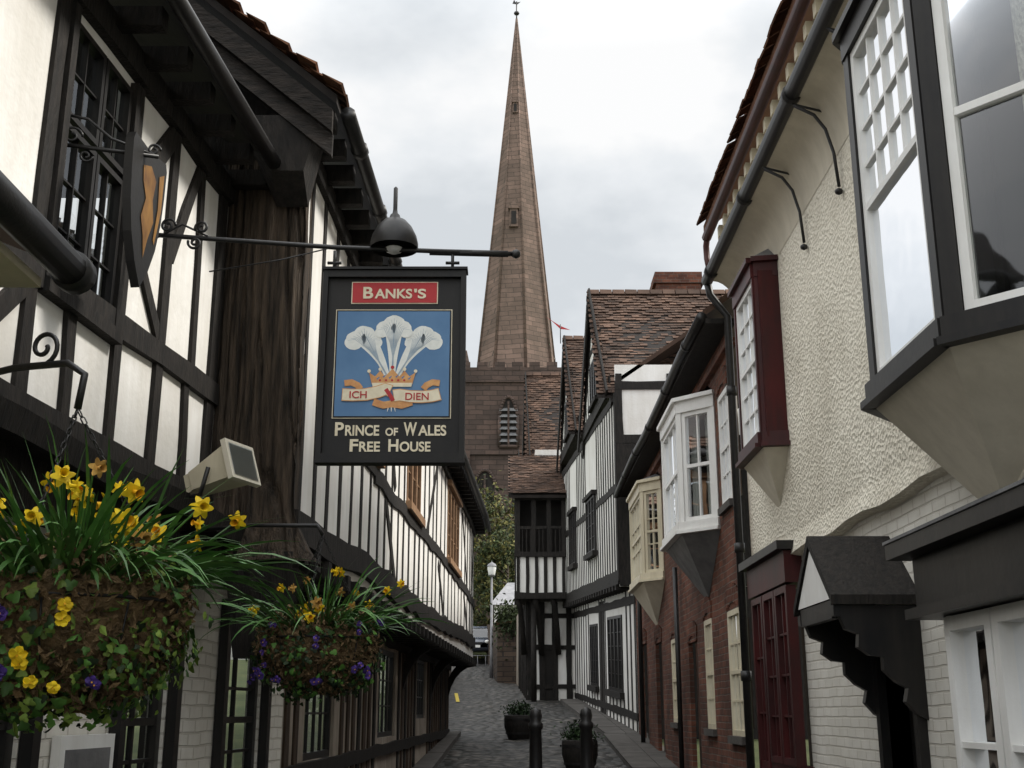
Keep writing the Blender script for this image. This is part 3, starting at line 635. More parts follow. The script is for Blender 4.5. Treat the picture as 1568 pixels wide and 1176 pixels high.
def gable_front(T,F,dc,half,zf,za,n=.04,win=True):
    xf=F.P(dc,n,0).x
    g=Fac([(dc-half,F.P(dc-half,n,0).x),(dc+half,F.P(dc+half,n,0).x)],-1)
    T.poly('gable_plaster','white_plaster',[g.P(dc-half,0,zf),g.P(dc+half,0,zf),g.P(dc,0,za)])
    T.hexa('gable_plaster','timber_black',[g.P(dc-half,-.5,zf-.15),g.P(dc+half,-.5,zf-.15),g.P(dc+half,.03,zf-.15),g.P(dc-half,.03,zf-.15),g.P(dc-half,-.5,zf),g.P(dc+half,-.5,zf),g.P(dc+half,.03,zf),g.P(dc-half,.03,zf)])
    h=za-zf
    u=-half+.4
    while u<half-.2:
        top=zf+h*(1-abs(u)/half)-.15
        if top>zf+.25 and not(win and abs(u)<.62): beam(T,g,(dc+u,zf),(dc+u,top),.13)
        u+=.42
    beam(T,g,(dc-half,zf+.1),(dc+half,zf+.1),.2,.02); beam(T,g,(dc-half*.45,zf+h*.55),(dc+half*.45,zf+h*.55),.14,.015)
    for s in (-1,1):
        a=(dc+s*(half+.25),zf-h*.25/half); b_=(dc,za)
        beam(T,g,a,b_,.26,.13,part='bargeboards',n0=.09,wob=.01); beam(T,g,(a[0],a[1]-.2),(dc,za-.2),.14,.02)
    if win:
        for i in range(3): window(T,g,dc-.6+i*.4,dc-.6+(i+1)*.4-.004,zf+.25,zf+1.25,.0,2,3,'black_paint',.05,.015,False,0,dep=.06)
        fbox(T,'window','timber_black',g,dc-.68,dc+.68,-.02,.1,zf+.15,zf+.248)
    gable_roof(T,dc,half,zf,za,xf,xf+4.2,over=.14)
gable_front(T,F,26.5,2.45,8.3,11.25)
gable_front(T,F,32.4,2.45,8.9,12.0)
T.hexa('roof','roof_tile',[(2.2,23.6,8.2),(2.0,35,8.6),(6.2,35,11),(6.2,23.6,11),(2.2,23.6,8.3),(2.0,35,8.7),(6.2,35,11.1),(6.2,23.6,11.1)])
T.box('chimney','red_brick',3.55,4.65,27.2,28.0,9.5,11.75); T.box('chimney','red_brick',3.48,4.72,27.13,28.07,11.752,11.9); T.box('chimney','red_brick',3.52,4.68,27.17,28.03,11.902,12.05)
T.finish()
T=Thing('timber_framed_house')
F=Fac([(36,.72),(42,.45)],-1,.05,36)
wall_open(T,'walls','white_plaster',F,36,42,1.5,9.4)
d=36.1
while d<42: beam(T,F,(d,5),(d,9.3),.14); d+=.5
for z in (5,6.8,7.9,9.2): beam(T,F,(36,z),(42,z),.2,.03)
gable_front(T,F,38.6,2.3,9.4,12.7,win=False)
gable_front(T,F,43.2,1.9,8.6,11.0,win=False)
S=Pl((.72,36),(5,36)); S.nn=V((0,-1,0)); T.poly('walls','white_plaster',[S.P(0,0,1.5),S.P(4,0,1.5),S.P(4,0,9.5),S.P(0,0,9.5)])
for z in (7.5,8.6,9.2): beam(T,S,(0,z),(4,z),.15,.04)
S=Pl((.12,34),(1.55,34)); S.nn=V((0,-1,0))
T.poly('wing','white_plaster',[S.P(0,0,4.75),S.P(1.43,0,4.75),S.P(1.43,0,6.0),S.P(0,0,6.0)])
for i in range(6): beam(T,S,(.06+i*.262,4.8),(.06+i*.262,5.95),.10,.04,part='wing')
for z,w in ((4.8,.2),(5.98,.16),(7.65,.2)): beam(T,S,(-.05,z),(1.48,z),w,.08,part='wing')
for u in (.05,.5,.95,1.38): beam(T,S,(u,6.0),(u,7.6),.13,.06,part='wing')
beam(T,S,(0,6.75),(1.43,6.75),.09,.05,part='wing')
for i in range(12): beam(T,S,(.06+i*.12,6.05),(.06+i*.12,6.7),.035,.04,part='wing')
T.poly('wing','interior_dark',[S.P(0,-.5,5.95),S.P(1.43,-.5,5.95),S.P(1.43,-.5,7.7),S.P(0,-.5,7.7)])
T.poly('wing','timber_black',[S.P(0,0,4.72),S.P(1.43,0,4.72),S.P(1.43,-2,4.72),S.P(0,-2,4.72)])
SW=Fac([(34,.12),(36.5,.12)],-1); T.poly('wing','white_plaster',[SW.P(34,0,4.75),SW.P(36.5,0,4.75),SW.P(36.5,0,7.7),SW.P(34,0,7.7)])
for dd in (34.1,34.7,35.3,35.9,36.4): beam(T,SW,(dd,4.75),(dd,7.7),.14,.04,part='wing')
for z in (4.85,6,7.6): beam(T,SW,(34,z),(36.5,z),.18,.05,part='wing')
T.hexa('wing_roof','roof_under',[(-.1,33.75,7.58),(1.75,33.75,7.58),(1.75,36,9.16),(-.1,36,9.16),(-.1,33.75,7.66),(1.75,33.75,7.66),(1.75,36,9.24),(-.1,36,9.24)])
tiles(T,'roof_tiles','roof_tile',(-.1,33.72,7.71),(1,0,0),(0,2.25,1.58),1.85,2.75)
# recessed ground floor under the wing
S2=Pl((.45,34.9),(1.9,34.9)); S2.nn=V((0,-1,0)); T.poly('walls','white_plaster',[S2.P(0,0,1.5),S2.P(1.5,0,1.5),S2.P(1.5,0,4.7),S2.P(0,0,4.7)])
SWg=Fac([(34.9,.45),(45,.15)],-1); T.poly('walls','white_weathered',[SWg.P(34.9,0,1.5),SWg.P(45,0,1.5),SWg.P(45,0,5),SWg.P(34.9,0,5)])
for dd in (35,36,37,38.2,39.5,41): beam(T,SWg,(dd,1.6),(dd,4.9),.2,.05)
for u in (.08,.42,.80,1.2): beam(T,S2,(u,1.6),(u,4.7),.17,.05)
for z in (2.3,3.4,4.3): beam(T,S2,(0,z),(1.5,z),.14,.05)
T.poly('door','interior_dark',[S2.P(.45,.02,1.6),S2.P(.78,.02,1.6),S2.P(.78,.02,3.4),S2.P(.45,.02,3.4)])
for x in (.35,.85,1.35):
    T.tube('wing_bracket','timber_black',[(x,34.8,3.2),(x-.05,34.6,3.9),(x-.12,34.2,4.5),(x-.2,34.05,4.72)],.09,6)
T.tube('wing_post','timber_black',[(.62,34.2,1.6),(.62,34.2,4.75)],.09,6)
T.tube('weather_vane','iron',[(1.45,33.5,12.2),(1.45,33.5,12.8)],.015,6)
T.add('weather_vane','sign_red',[(1.2,33.5,12.9),(1.0,33.5,13.05),(1.45,33.5,12.75),(1.75,33.5,12.62),(1.45,33.5,12.65)],[(0,1,2,3,4)])
T.finish()
# ---------------------------------------------------------------- church
T=Thing('church')
y0,y1=81,89.4; x0,x1=-3.65,4.55; zp=25.2
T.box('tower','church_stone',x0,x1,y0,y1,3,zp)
for z in (8.5,14.2,19.0,24.3): T.box('string_course','church_stone',x0-.16,x1+.16,y0-.16,y1+.16,z,z+.28)
for (bx) in (x0-.35,x1-.75):
    T.box('buttress','church_stone',bx,bx+1.1,y0-.6,y0+.3,3,13.5); T.box('buttress','church_stone',bx+.05,bx+1.05,y0-.35,y0+.3,13.5,19)
x=x0-.1
while x<x1:
    T.box('parapet','church_stone',x,x+.75,y0-.12,y0+.3,zp+.002,zp+.6); x+=1.25
T.box('parapet','church_stone',x0-.12,x1+.12,y0-.1,y0+.25,zp-.6,zp+.2)
for cx in (x0+.35,x1-.1):
    T.lathe('pinnacle','church_stone',(cx,y0+.1,zp+.2),[(.22,0),(.22,.5),(.05,1.3),(.001,1.35)],8,False)
def arch_win(T,cx,y,z0,w,h,m='interior_dark',louv=True):
    pts=[(cx-w/2,z0),(cx+w/2,z0),(cx+w/2,z0+h*.62)]
    for i in range(1,9):
        t=i/8; pts.append((cx+w/2*(1-t)**.75 if t<1 else cx,z0+h*.62+h*.38*math.sin(t*math.pi/2)))
    left=[(2*cx-p[0],p[1]) for p in pts[2:-1]][::-1]
    pts+=left
    T.poly('belfry_window',m,[(p[0],y-.02,p[1]) for p in pts])
    for a,b_ in zip(pts,pts[1:]+pts[:1]):
        T.tube('belfry_window','church_stone',[(a[0],y-.08,a[1]),(b_[0],y-.08,b_[1])],.13,6)
    if louv:
        z=z0+.3
        while z<z0+h*.75: T.hexa('belfry_window','lead_grey',[(cx-w/2,y-.2,z),(cx+w/2,y-.2,z),(cx+w/2,y-.03,z+.2),(cx-w/2,y-.03,z+.2),(cx-w/2,y-.2,z+.06),(cx+w/2,y-.2,z+.06),(cx+w/2,y-.03,z+.26),(cx-w/2,y-.03,z+.26)]); z+=.45
    T.box('belfry_window','church_stone',cx-.07,cx+.07,y-.22,y-.02,z0,z0+h*.9)
arch_win(T,-.25,y0,19.6,1.3,3.6)
arch_win(T,2.6,y0,19.6,1.3,3.6)
arch_win(T,-1.9,y0,14.9,1.6,3.0,louv=False); arch_win(T,.5,y0,15.0,1.2,2.6,louv=False)
cx,cy=.38,85.2; Rb=3.1; zt=56.6; zbs=25.2
a0=math.radians(-90+12)
ring=[(cx+Rb*math.cos(a0+i*math.pi/4),cy+Rb*math.sin(a0+i*math.pi/4)) for i in range(8)]
nseg=14
for i in range(8):
    p,q=ring[i],ring[(i+1)%8]
    for j in range(nseg):
        t0,t1=j/nseg,(j+1)/nseg
        f=lambda P,t:(lerp(P[0],cx,t*.985),lerp(P[1],cy,t*.985),lerp(zbs,zt,t))
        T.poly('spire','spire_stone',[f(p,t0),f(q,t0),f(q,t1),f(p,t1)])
    T.tube('spire_ribs','spire_stone',[(p[0],p[1],zbs),(lerp(p[0],cx,.985),lerp(p[1],cy,.985),zt)],[.13,.04],6)
for (t,s,ox) in ((.385,1,-.25),(.71,.6,-.12)):
    z=lerp(zbs,zt,t); r=Rb*(1-t)
    T.hexa('lucarne','spire_stone',[(cx+ox-.35*s,cy-r-.12,z),(cx+ox+.35*s,cy-r-.12,z),(cx+ox+.35*s,cy-r+.9,z),(cx+ox-.35*s,cy-r+.9,z),(cx+ox-.3*s,cy-r-.06,z+1.5*s),(cx+ox+.3*s,cy-r-.06,z+1.5*s),(cx+ox+.3*s,cy-r+.9,z+1.5*s),(cx+ox-.3*s,cy-r+.9,z+1.5*s)])
    T.poly('lucarne','interior_dark',[(cx+ox-.2*s,cy-r-.14,z+.2*s),(cx+ox+.2*s,cy-r-.14,z+.2*s),(cx+ox+.18*s,cy-r-.10,z+1.3*s),(cx+ox-.18*s,cy-r-.10,z+1.3*s)])
    T.hexa('lucarne','spire_stone',[(cx+ox-.42*s,cy-r-.16,z+1.5*s),(cx+ox+.42*s,cy-r-.16,z+1.5*s),(cx+ox+.42*s,cy-r+.9,z+1.5*s),(cx+ox-.42*s,cy-r+.9,z+1.5*s),(cx+ox-.02,cy-r-.1,z+2.2*s),(cx+ox+.02,cy-r-.1,z+2.2*s),(cx+ox+.02,cy-r+.6,z+2.2*s),(cx+ox-.02,cy-r+.6,z+2.2*s)])
T.tube('finial','iron',[(cx,cy,zt-.3),(cx,cy,zt+1.6)],.06,6); T.lathe('finial','iron',(cx,cy,zt+.5),[(.001,-.2),(.2,-.1),(.24,0),(.2,.1),(.001,.2)],8)
T.add('weathercock','iron',[(cx-.35,cy,zt+1.4),(cx-.1,cy,zt+1.35),(cx+.1,cy,zt+1.35),(cx+.35,cy,zt+1.6),(cx+.15,cy,zt+1.55),(cx-.1,cy,zt+1.55),(cx-.2,cy,zt+1.8)],[(0,1,2,3,4,5,6)])
T.finish()
# ---------------------------------------------------------------- background cottage, walls, lamp, car, railing
T=Thing('white_cottage')
T.box('walls','white_plaster',-.75,4,51,56,2.5,6.0)
T.hexa('roof','slate_grey',[(-.95,50.8,6.0),(4,50.8,6.0),(4,56.2,6.0),(-.95,56.2,6.0),(-.2,53.4,7.2),(4,53.4,7.2),(4,53.6,7.2),(-.2,53.6,7.2)])
S=Pl((-.75,51),(4,51)); S.nn=V((0,-1,0)); window(T,S,.3,1.0,4.6,5.5,.0,2,2)
T.finish()
T=Thing('stone_wall')
T.hexa('wall','garden_stone',[(-.55,45,2.3),(1.6,44,2.3),(1.6,44.5,2.3),(-.55,45.5,2.3),(-.55,45,4.75),(1.6,44,4.9),(1.6,44.5,4.9),(-.55,45.5,4.75)])
T.hexa('wall','garden_stone',[(-.55,45,2.3),(-.25,45,2.3),(-.9,57,3.6),(-1.2,57,3.6),(-.55,45,4.75),(-.25,45,4.75),(-.9,57,5.6),(-1.2,57,5.6)])
for i in range(8): T.box('coping','roof_tile_red',-.62+i*.27,-.62+i*.27+.25,44.95-i*.125,45.5-i*.125,4.76+i*.019,4.85+i*.019)
T.finish()
T=Thing('stone_wall')
T.hexa('wall','garden_stone',[(-2.4,24.2,.6),(-2.1,24.2,.6),(-2.5,50,2.6),(-2.8,50,2.6),(-2.4,24.2,2.9),(-2.1,24.2,2.9),(-2.5,50,4.6),(-2.8,50,4.6)]); T.finish()
T=Thing('street_lamp')
zb_=gz(48)
T.tube('column','slate_grey',[(-.82,48,zb_),(-.82,48,zb_+1.0),(-.82,48,zb_+4.0)],[.08,.06,.04],10)
T.lathe('lantern','slate_grey',(-.82,48,zb_+4.0),[(.05,0),(.14,.05),(.14,.08)],12); T.lathe('lantern_glass','lamp_glass',(-.82,48,zb_+4.08),[(.13,0),(.18,.28),(.16,.34)],12); T.lathe('lantern','slate_grey',(-.82,48,zb_+4.42),[(.2,0),(.15,.1),(.02,.17),(.001,.24)],12)
T.finish()
def car(name,cx,cy,zg):
    T=Thing(name)
    st=[(-2.0,.45,.55,.62),(-1.95,.30,.70,.78),(-1.3,.28,.88,.82),(-.8,.28,.95,.84),(.6,.28,.98,.84),(1.5,.28,.95,.83),(1.95,.32,.85,.78),(2.05,.5,.7,.7)]
    vs=[];fs=[]
    for (y,zl,zu,hw) in st:
        pr=[(-hw*.92,zl),(hw*.92,zl),(hw,zl+.2),(hw,zu-.12),(hw*.88,zu),(-hw*.88,zu),(-hw,zu-.12),(-hw,zl+.2)]
        vs+=[(cx+a,cy+y,zg+b_) for a,b_ in pr]
    for i in range(len(st)-1):
        for k in range(8): a=i*8+k;b_=i*8+(k+1)%8; fs.append((a,b_,b_+8,a+8))
    fs+=[tuple(range(8)),tuple(range((len(st)-1)*8,len(st)*8))]
    T.add('body','car_paint',vs,fs,True)
    T.hexa('cabin_glass','window_glass',[(cx-.72,cy-.95,zg+.93),(cx+.72,cy-.95,zg+.93),(cx+.72,cy+1.6,zg+.93),(cx-.72,cy+1.6,zg+.93),(cx-.58,cy-.25,zg+1.42),(cx+.58,cy-.25,zg+1.42),(cx+.58,cy+1.1,zg+1.42),(cx-.58,cy+1.1,zg+1.42)])
    T.box('interior','interior_dark',cx-.55,cx+.55,cy-.2,cy+1.1,zg+.9,zg+1.3)
    T.hexa('roof','car_paint',[(cx-.6,cy-.3,zg+1.41),(cx+.6,cy-.3,zg+1.41),(cx+.6,cy+1.15,zg+1.41),(cx-.6,cy+1.15,zg+1.41),(cx-.52,cy-.15,zg+1.48),(cx+.52,cy-.15,zg+1.48),(cx+.52,cy+1.0,zg+1.48),(cx-.52,cy+1.0,zg+1.48)])
    for s in (-1,1):
        T.tube('pillars','car_paint',[(cx+s*.73,cy-.97,zg+.93),(cx+s*.59,cy-.25,zg+1.43)],.035,6)
        for y in (-1.25,1.25): T.tube('wheels','tyre',[(cx+s*.62,cy+y,zg+.31),(cx+s*.83,cy+y,zg+.31)],.31,16)
        T.lathe('headlights','lamp_glass',(cx+s*.58,cy-1.98,zg+.68),[(.001,-.09),(.1,-.05),(.12,0),(.1,.05),(.001,.09)],10)
    T.box('number_plate','white_paint',cx-.26,cx+.26,cy-2.05,cy-2.01,zg+.42,zg+.53); T.box('grille','tyre',cx-.35,cx+.35,cy-2.02,cy-1.98,zg+.56,zg+.66)
    T.finish()
car('parked_car',-1.70,56.4,gz(56.4)+.12)
T=Thing('railing')
for i in range(9): T.tube('bars','slate_grey',[(-3.6+i*.35,52.6,gz(52.6)),(-3.6+i*.35,52.6,gz(52.6)+.55)],.014,6)
T.tube('rail','slate_grey',[(-3.7,52.6,gz(52.6)+.55),(-.85,52.6,gz(52.6)+.55)],.02,6); T.tube('rail','slate_grey',[(-3.7,52.6,gz(52.6)+.15),(-.85,52.6,gz(52.6)+.15)],.014,6); T.finish()
for (x,y) in ((.27,14),(.86,14.2)):
    T=Thing('bollard'); z=gz(y)+.03
    T.lathe('post','iron',(x,y,z),[(.11,0),(.11,.14),(.085,.17),(.075,.5),(.068,.88),(.085,.9),(.085,.95),(.06,.97),(.075,1.03),(.06,1.1),(.001,1.13)],16); T.finish()
def leafquad(T,part,m,p,s):
    a=V((U(-1,1),U(-1,1),U(-1,1))).normalized(); b_=a.orthogonal().normalized(); c=a.cross(b_)
    an=U(0,6.28); u=b_*math.cos(an)+c*math.sin(an); w=a.cross(u)
    T.add(part,m,[p-u*s,p+w*s*.45+a*s*.12,p+u*s,p-w*s*.45+a*s*.12],[(0,1,2,3)])
def tree(name,x,y,z,h,r,nl=3500,mats=('tree_leaf','tree_leaf_dark'),s=.16,trunk=.22):
    T=Thing(name); tips=[]
    T.tube('trunk','bark',[(x,y,z-.3),(x+.1,y,z+h*.25),(x-.05,y,z+h*.5),(x,y,z+h*.8)],[trunk,trunk*.75,trunk*.5,trunk*.15],10)
    for i in range(16):
        an=U(0,6.28); t=U(.3,.8); st=V((x,y,z+h*t)); ln=r*U(.6,1.0)
        e=st+V((math.cos(an)*ln,math.sin(an)*ln,h*U(.05,.22))); md=st.lerp(e,.5)+V((0,0,-.1*ln))
        T.tube('limbs','bark',[st,md,e],[trunk*.3,trunk*.2,.02],6); tips+=[e,md.lerp(e,.5)]
    tips+= [V((x,y,z+h*.85)),V((x,y,z+h))]
    for i in range(nl):
        c=random.choice(tips); p=c+V((random.gauss(0,r*.22),random.gauss(0,r*.22),random.gauss(0,h*.07)))
        leafquad(T,'foliage',mats[0] if U(0,1)<.6 else mats[1],p,s*U(.6,1.3))
    T.finish((x,y,z))
tree('tree',-1.6,66,4.2,9.0,2.6,4500); tree('tree',2.6,63,4.2,8,2.4,2500); tree('tree',-5.5,70,4.3,10,3,2500)
tree('tree',-.2,60,4.1,6.2,1.7,4500,('tree_leaf_dark','tree_leaf'),.13)
H=Thing('hedge')
for i in range(6000):
    x=U(-6,3);y=U(61,64); z=gz(62)+U(0,2.6)+.5*math.sin(x*1.7)
    leafquad(H,'foliage','tree_leaf_dark' if U(0,1)<.6 else 'tree_leaf',V((x,y,z)),.16)
H.box('stems','bark',-6,3,62.2,62.8,4,6); H.finish()
H=Thing('ivy_bush')
for i in range(3500):
    t=U(0,1); x=lerp(-.5,.9,t)+random.gauss(0,.12);y=lerp(45.1,44.5,t)+random.gauss(.1,.22); z=4.85+random.gauss(.1,.30)-max(0,random.gauss(0,.35))
    leafquad(H,'foliage','tree_leaf_dark',V((x,y,z)),.09)
H.tube('stem','bark',[(.4,44.6,2.6),(.4,44.6,5.0)],.06); H.finish()
for (x,y,r) in ((.15,23.5,.30),(1.02,18.5,.27)):
    T=Thing('planter'); z=gz(y)+.02
    T.lathe('tub','timber_black',(x,y,z),[(r*.75,0),(r,.22),(r,.42),(r*.93,.44),(r*.9,.36),(.001,.36)],18)
    for zz in (.08,.33): T.lathe('hoops','iron',(x,y,z+zz),[(r*(.9 if zz<.2 else 1.02),0),(r*(.92 if zz<.2 else 1.03),.04)],18)
    for i in range(900):
        p=V((x,y,z+.50))+V((random.gauss(0,r*.42),random.gauss(0,r*.42),random.gauss(0,.08))); leafquad(T,'shrub','leaf_dark',p,.032)
    T.finish()
# ---------------------------------------------------------------- hanging baskets
def blade(T,part,m,p,d,Ln,w,droop):
    d=V(d).normalized(); side=d.cross(V((0,0,1)))
    if side.length<.05: side=V((1,0,0))
    side.normalize(); an=U(-.8,.8); vs=[];fs=[]; k=7; q=V(p); dd=d.copy()
    for i in range(k+1):
        t=i/k; ww=w*(1-.15*t if t<.75 else (1-t)*3.2+.05)*.5
        sd=(side*math.cos(an)+dd.cross(side)*math.sin(an))
        vs+=[q-sd*ww,q+sd*ww]; dd=(dd+V((0,0,-droop*(.3+t)))/k).normalized(); q=q+dd*Ln/k
    for i in range(k): fs.append((2*i,2*i+1,2*i+3,2*i+2))
    T.add(part,m,vs,fs,True); return q
def flower(T,p,f,s,petal='petal_yellow',cup='petal_trumpet'):
    f=V(f).normalized(); u=f.orthogonal().normalized(); w=f.cross(u); a0=U(0,1)
    for k in range(6):
        an=a0+k*math.pi/3; r=u*math.cos(an)+w*math.sin(an); t=f.cross(r); q=p
        b=U(-.35,.25); T.add('flowers',petal,[q,q+r*s*.5+t*s*.30+f*s*.05,q+r*s*.85+t*s*.18+f*s*b*.5,q+r*s+f*s*b,q+r*s*.85-t*s*.18+f*s*b*.5,q+r*s*.5-t*s*.30+f*s*.05],[(0,1,2,3,4,5)])
    vs=[];fs=[]
    for (rr,zz) in ((.16,0),(.2,.35),(.27,.7),(.38,.88)):
        for k in range(10): an=2*math.pi*k/10; vs.append(p+(u*math.cos(an)+w*math.sin(an))*rr*s*(1+(U(-.1,.1) if rr>.3 else 0))+f*zz*s)
    for i in range(3):
        for k in range(10): a=i*10+k;b_=i*10+(k+1)%10; fs.append((a,b_,b_+10,a+10))
    T.add('flowers',cup,vs,fs,True)
def pansy(T,p,f,s,m):
    f=V(f).normalized(); u=f.orthogonal().normalized(); w=f.cross(u)
    for k in range(5):
        an=k*2*math.pi/5+U(-.2,.2); c=p+(u*math.cos(an)+w*math.sin(an))*s*.5+f*.002*k
        T.add('pansies',m,[c+(u*math.cos(t*.785)+w*math.sin(t*.785))*s*.48+f*U(-.25,.25)*s for t in range(8)],[tuple(range(8))])
    c=p+f*.014; T.add('pansies','petal_trumpet',[c+(u*math.cos(t*1.57)+w*math.sin(t*1.57))*s*.16 for t in range(4)],[(0,1,2,3)])
def ivyleaf(T,p,f,s,m):
    f=V(f).normalized(); u=(f.orthogonal().normalized()); an=U(0,6.28); w=f.cross(u); a=u*math.cos(an)+w*math.sin(an); b_=f.cross(a)
    sh=[(0,-.5),(.45,-.45),(.55,-.05),(.32,.15),(.3,.45),(0,.75),(-.3,.45),(-.32,.15),(-.55,-.05),(-.45,-.45)]
    vs=[p+f*s*.1]+[p+a*x*s+b_*y*s+f*s*U(-.25,.02) for x,y in sh]
    T.add('trailing_leaves',m,vs,[(0,i+1,(i+1)%10+1) for i in range(10)],True)
def basket(c,r,hang,nb,nf,ni,dark=False):
    T=Thing('hanging_basket'); c=V(c)
    prof=[]
    for i in range(10):
        t=i/9*math.pi/2; prof.append((max(.002,r*math.sin(t)),-r*.85*math.cos(t)))
    prof+=[(r*1.02,.02),(r*.9,.06),(r*.5,.10),(.002,.12)]
    T.lathe('moss_bowl','dry_moss',c,prof,36,True,.05)
    for i in range(9): 
        an=i*2*math.pi/9; T.tube('wire','iron',[c+V((r*1.05*math.sin(t)*math.cos(an),r*1.05*math.sin(t)*math.sin(an),-r*.9*math.cos(t))) for t in (0,.4,.8,1.2,1.57)],.003,5)
    T.tube('wire','iron',[c+V((r*1.05*math.cos(a*.3927),r*1.05*math.sin(a*.3927),.01)) for a in range(17)],.005,5)
    for k in range(3):
        an=k*2.094+.4; a=V(hang); b_=c+V((r*math.cos(an),r*math.sin(an),.02)); n=24
        for i in range(n):
            p=a.lerp(b_,(i+.5)/n); q=(b_-a).normalized()*((b_-a).length/n*.62); sd=q.orthogonal().normalized() if i%2 else q.cross(q.orthogonal()).normalized()
            T.tube('chain','iron',[p-q,p-q*.5+sd*.006,p+q*.5+sd*.006,p+q,p+q*.5-sd*.006,p-q*.5-sd*.006,p-q],.0022,4,False)
    for i in range(5200):   # dry moss and old foliage wisps, shaggy
        an=U(0,6.28);t=U(.25,2.2); nrm=V((math.sin(t)*math.cos(an),math.sin(t)*math.sin(an),-.85*math.cos(t)))
        q=.14*noise.noise(nrm*4); p=c+nrm*r*U(.98,1.16+q)
        leafquad(T,'moss_bowl','dry_moss' if U(0,1)<.75 else ('leaf_dark' if dark else random.choice(('leaf_lime','leaf_green'))),p,U(.006,.024))
    for i in range(nb):
        an=U(0,6.28); rr=r*math.sqrt(U(0,.9)); p=c+V((rr*math.cos(an),rr*math.sin(an),.05)); k=rr/r
        o=V((math.cos(an)*(.25+k*1.1)+random.gauss(0,.3),math.sin(an)*(.25+k*1.1)+random.gauss(0,.3),1.0-.35*k))
        blade(T,'daffodil_leaves','leaf_blade',p,o,r*U(.6,1.7),U(.008,.015),U(.3,2.3))
    for i in range(nf):
        an=U(0,6.28); rr=r*U(.1,.95); p=c+V((rr*math.cos(an),rr*math.sin(an),.05)); k=rr/r
        o=V((math.cos(an)*(.2+k*1.1),math.sin(an)*(.2+k)-.15,1.0)).normalized(); ln=r*U(.25,1.25); e=p+o*ln
        T.tube('stems','leaf_blade',[p,p.lerp(e,.5)+V((0,0,.02)),e],.003,5,False)
        f=V((U(-1.3,1.3),-1,U(-.7,.3))); f.normalize()
        T.tube('stems','leaf_blade',[e,e+f*.012+V((0,0,.006)),e+f*.02],.003,5,False)
        fad=U(0,1)<.22
        flower(T,e+f*.02,f,U(.022,.038),'petal_faded' if fad else 'petal_yellow','petal_faded' if fad else ('petal_yellow' if U(0,1)<.5 else 'petal_trumpet'))
    for i in range(ni):
        an=U(0,6.28);t=U(.35,2.1); nrm=V((math.sin(t)*math.cos(an),math.sin(t)*math.sin(an),-math.cos(t)))
        if noise.noise(nrm*2.6+V((c.x*3,0,0)))<-.16+ (.35 if t>1.45 else 0): continue
        p=c+V((nrm.x,nrm.y,nrm.z*.85))*r*U(1.02,1.34)+V((0,0,-.03*U(0,1)))
        ivyleaf(T,p,nrm+V((U(-.6,.6),U(-.6,.6),U(0,.9))),U(.009,.030),('leaf_dark' if U(0,1)<.6 else 'leaf_green') if dark else random.choice(('leaf_green','leaf_green','leaf_lime','leaf_lime','leaf_dark')))
    for i in range(7 if not dark else 12):
        an=U(-2.8,-.3); t=U(.9,1.9); nrm=V((math.sin(t)*math.cos(an),math.sin(t)*math.sin(an),-math.cos(t))); p=c+nrm*r*1.32
        for j in range(2): pansy(T,p+V((U(-.03,.03),U(-.02,.0),U(-.03,.03))),nrm+V((U(-.4,.4),-.6,U(-.2,.4))),U(.014,.024),'petal_purple' if (dark or i%3) else 'petal_yellow')
    return T
T=basket((-1.20,3.2,1.87),.29,(-1.22,3.2,2.42),520,38,1900)
B=[V((-2.1,3.75,2.50)),V((-1.8,3.5,2.56)),V((-1.45,3.3,2.57)),V((-1.27,3.22,2.56)),V((-1.21,3.2,2.52)),V((-1.22,3.2,2.42))]
T.tube('bracket','iron',B,.011,7); scroll(T,'bracket','iron',(-1.36,3.26,2.62),(1,-.3,0),(0,0,1),.055,1.3,math.radians(-90),.007); T.finish((-1.22,3.2,1.6))
T=basket((-1.00,6.2,1.95),.28,(-1.0,6.2,2.5),300,22,1500,True)
T.tube('bracket','iron',[(-1.85,6.3,2.52),(-1.4,6.25,2.56),(-1.03,6.2,2.55),(-1.0,6.2,2.5)],.011,7); T.finish((-1.0,6.2,1.6))
# ---------------------------------------------------------------- pub sign
T=Thing('pub_sign'); yS=5.6; cxs=-.592; cz=3.262
def SB(part,m,u0,u1,v0,v1,n0,n1): T.box(part,m,cxs+u0,cxs+u1,yS-n1,yS-n0,cz+v0,cz+v1)
SB('board','signboard_black',-.335,.335,-.455,.455,-.02,.0)
for (a,b_,c,d) in ((-.360,-.335,-.49,.49),(.335,.360,-.49,.49)): SB('frame','signboard_black',a,b_,c,d,-.045,.03)
SB('frame','signboard_black',-.335,.335,.455,.49,-.045,.028); SB('frame','signboard_black',-.335,.335,-.49,-.455,-.045,.028)
SB('frame','signboard_black',-.368,.368,.492,.505,-.055,.04); SB('frame','signboard_black',-.365,.365,-.503,-.492,-.05,.035)
SB('picture','sign_cream',-.292,.292,-.277,.287,.0,.004); SB('picture','signboard_black',-.288,.288,-.273,.283,.004,.006); SB('picture','sign_blue',-.281,.281,-.266,.276,.006,.008)
SB('name_panel','sign_cream',-.218,.218,.318,.435,.0,.004); SB('name_panel','sign_red',-.213,.213,.323,.430,.004,.007)
def SP(part,m,pts,n): T.poly(part,m,[(cxs+u,yS-n,cz+v_) for u,v_ in pts])
def ribbon2(m,pts,w,n,part='emblem'):
    L_=[];R_=[]
    for i,(p,ww) in enumerate(zip(pts,w)):
        a=V(pts[max(0,i-1)]);b_=V(pts[min(len(pts)-1,i+1)]); t=(b_-a).normalized(); q=V((-t.y,t.x))*ww; L_.append(V(p)+q);R_.append(V(p)-q)
    for i in range(len(pts)-1): SP(part,m,[L_[i],L_[i+1],R_[i+1],R_[i]],n)
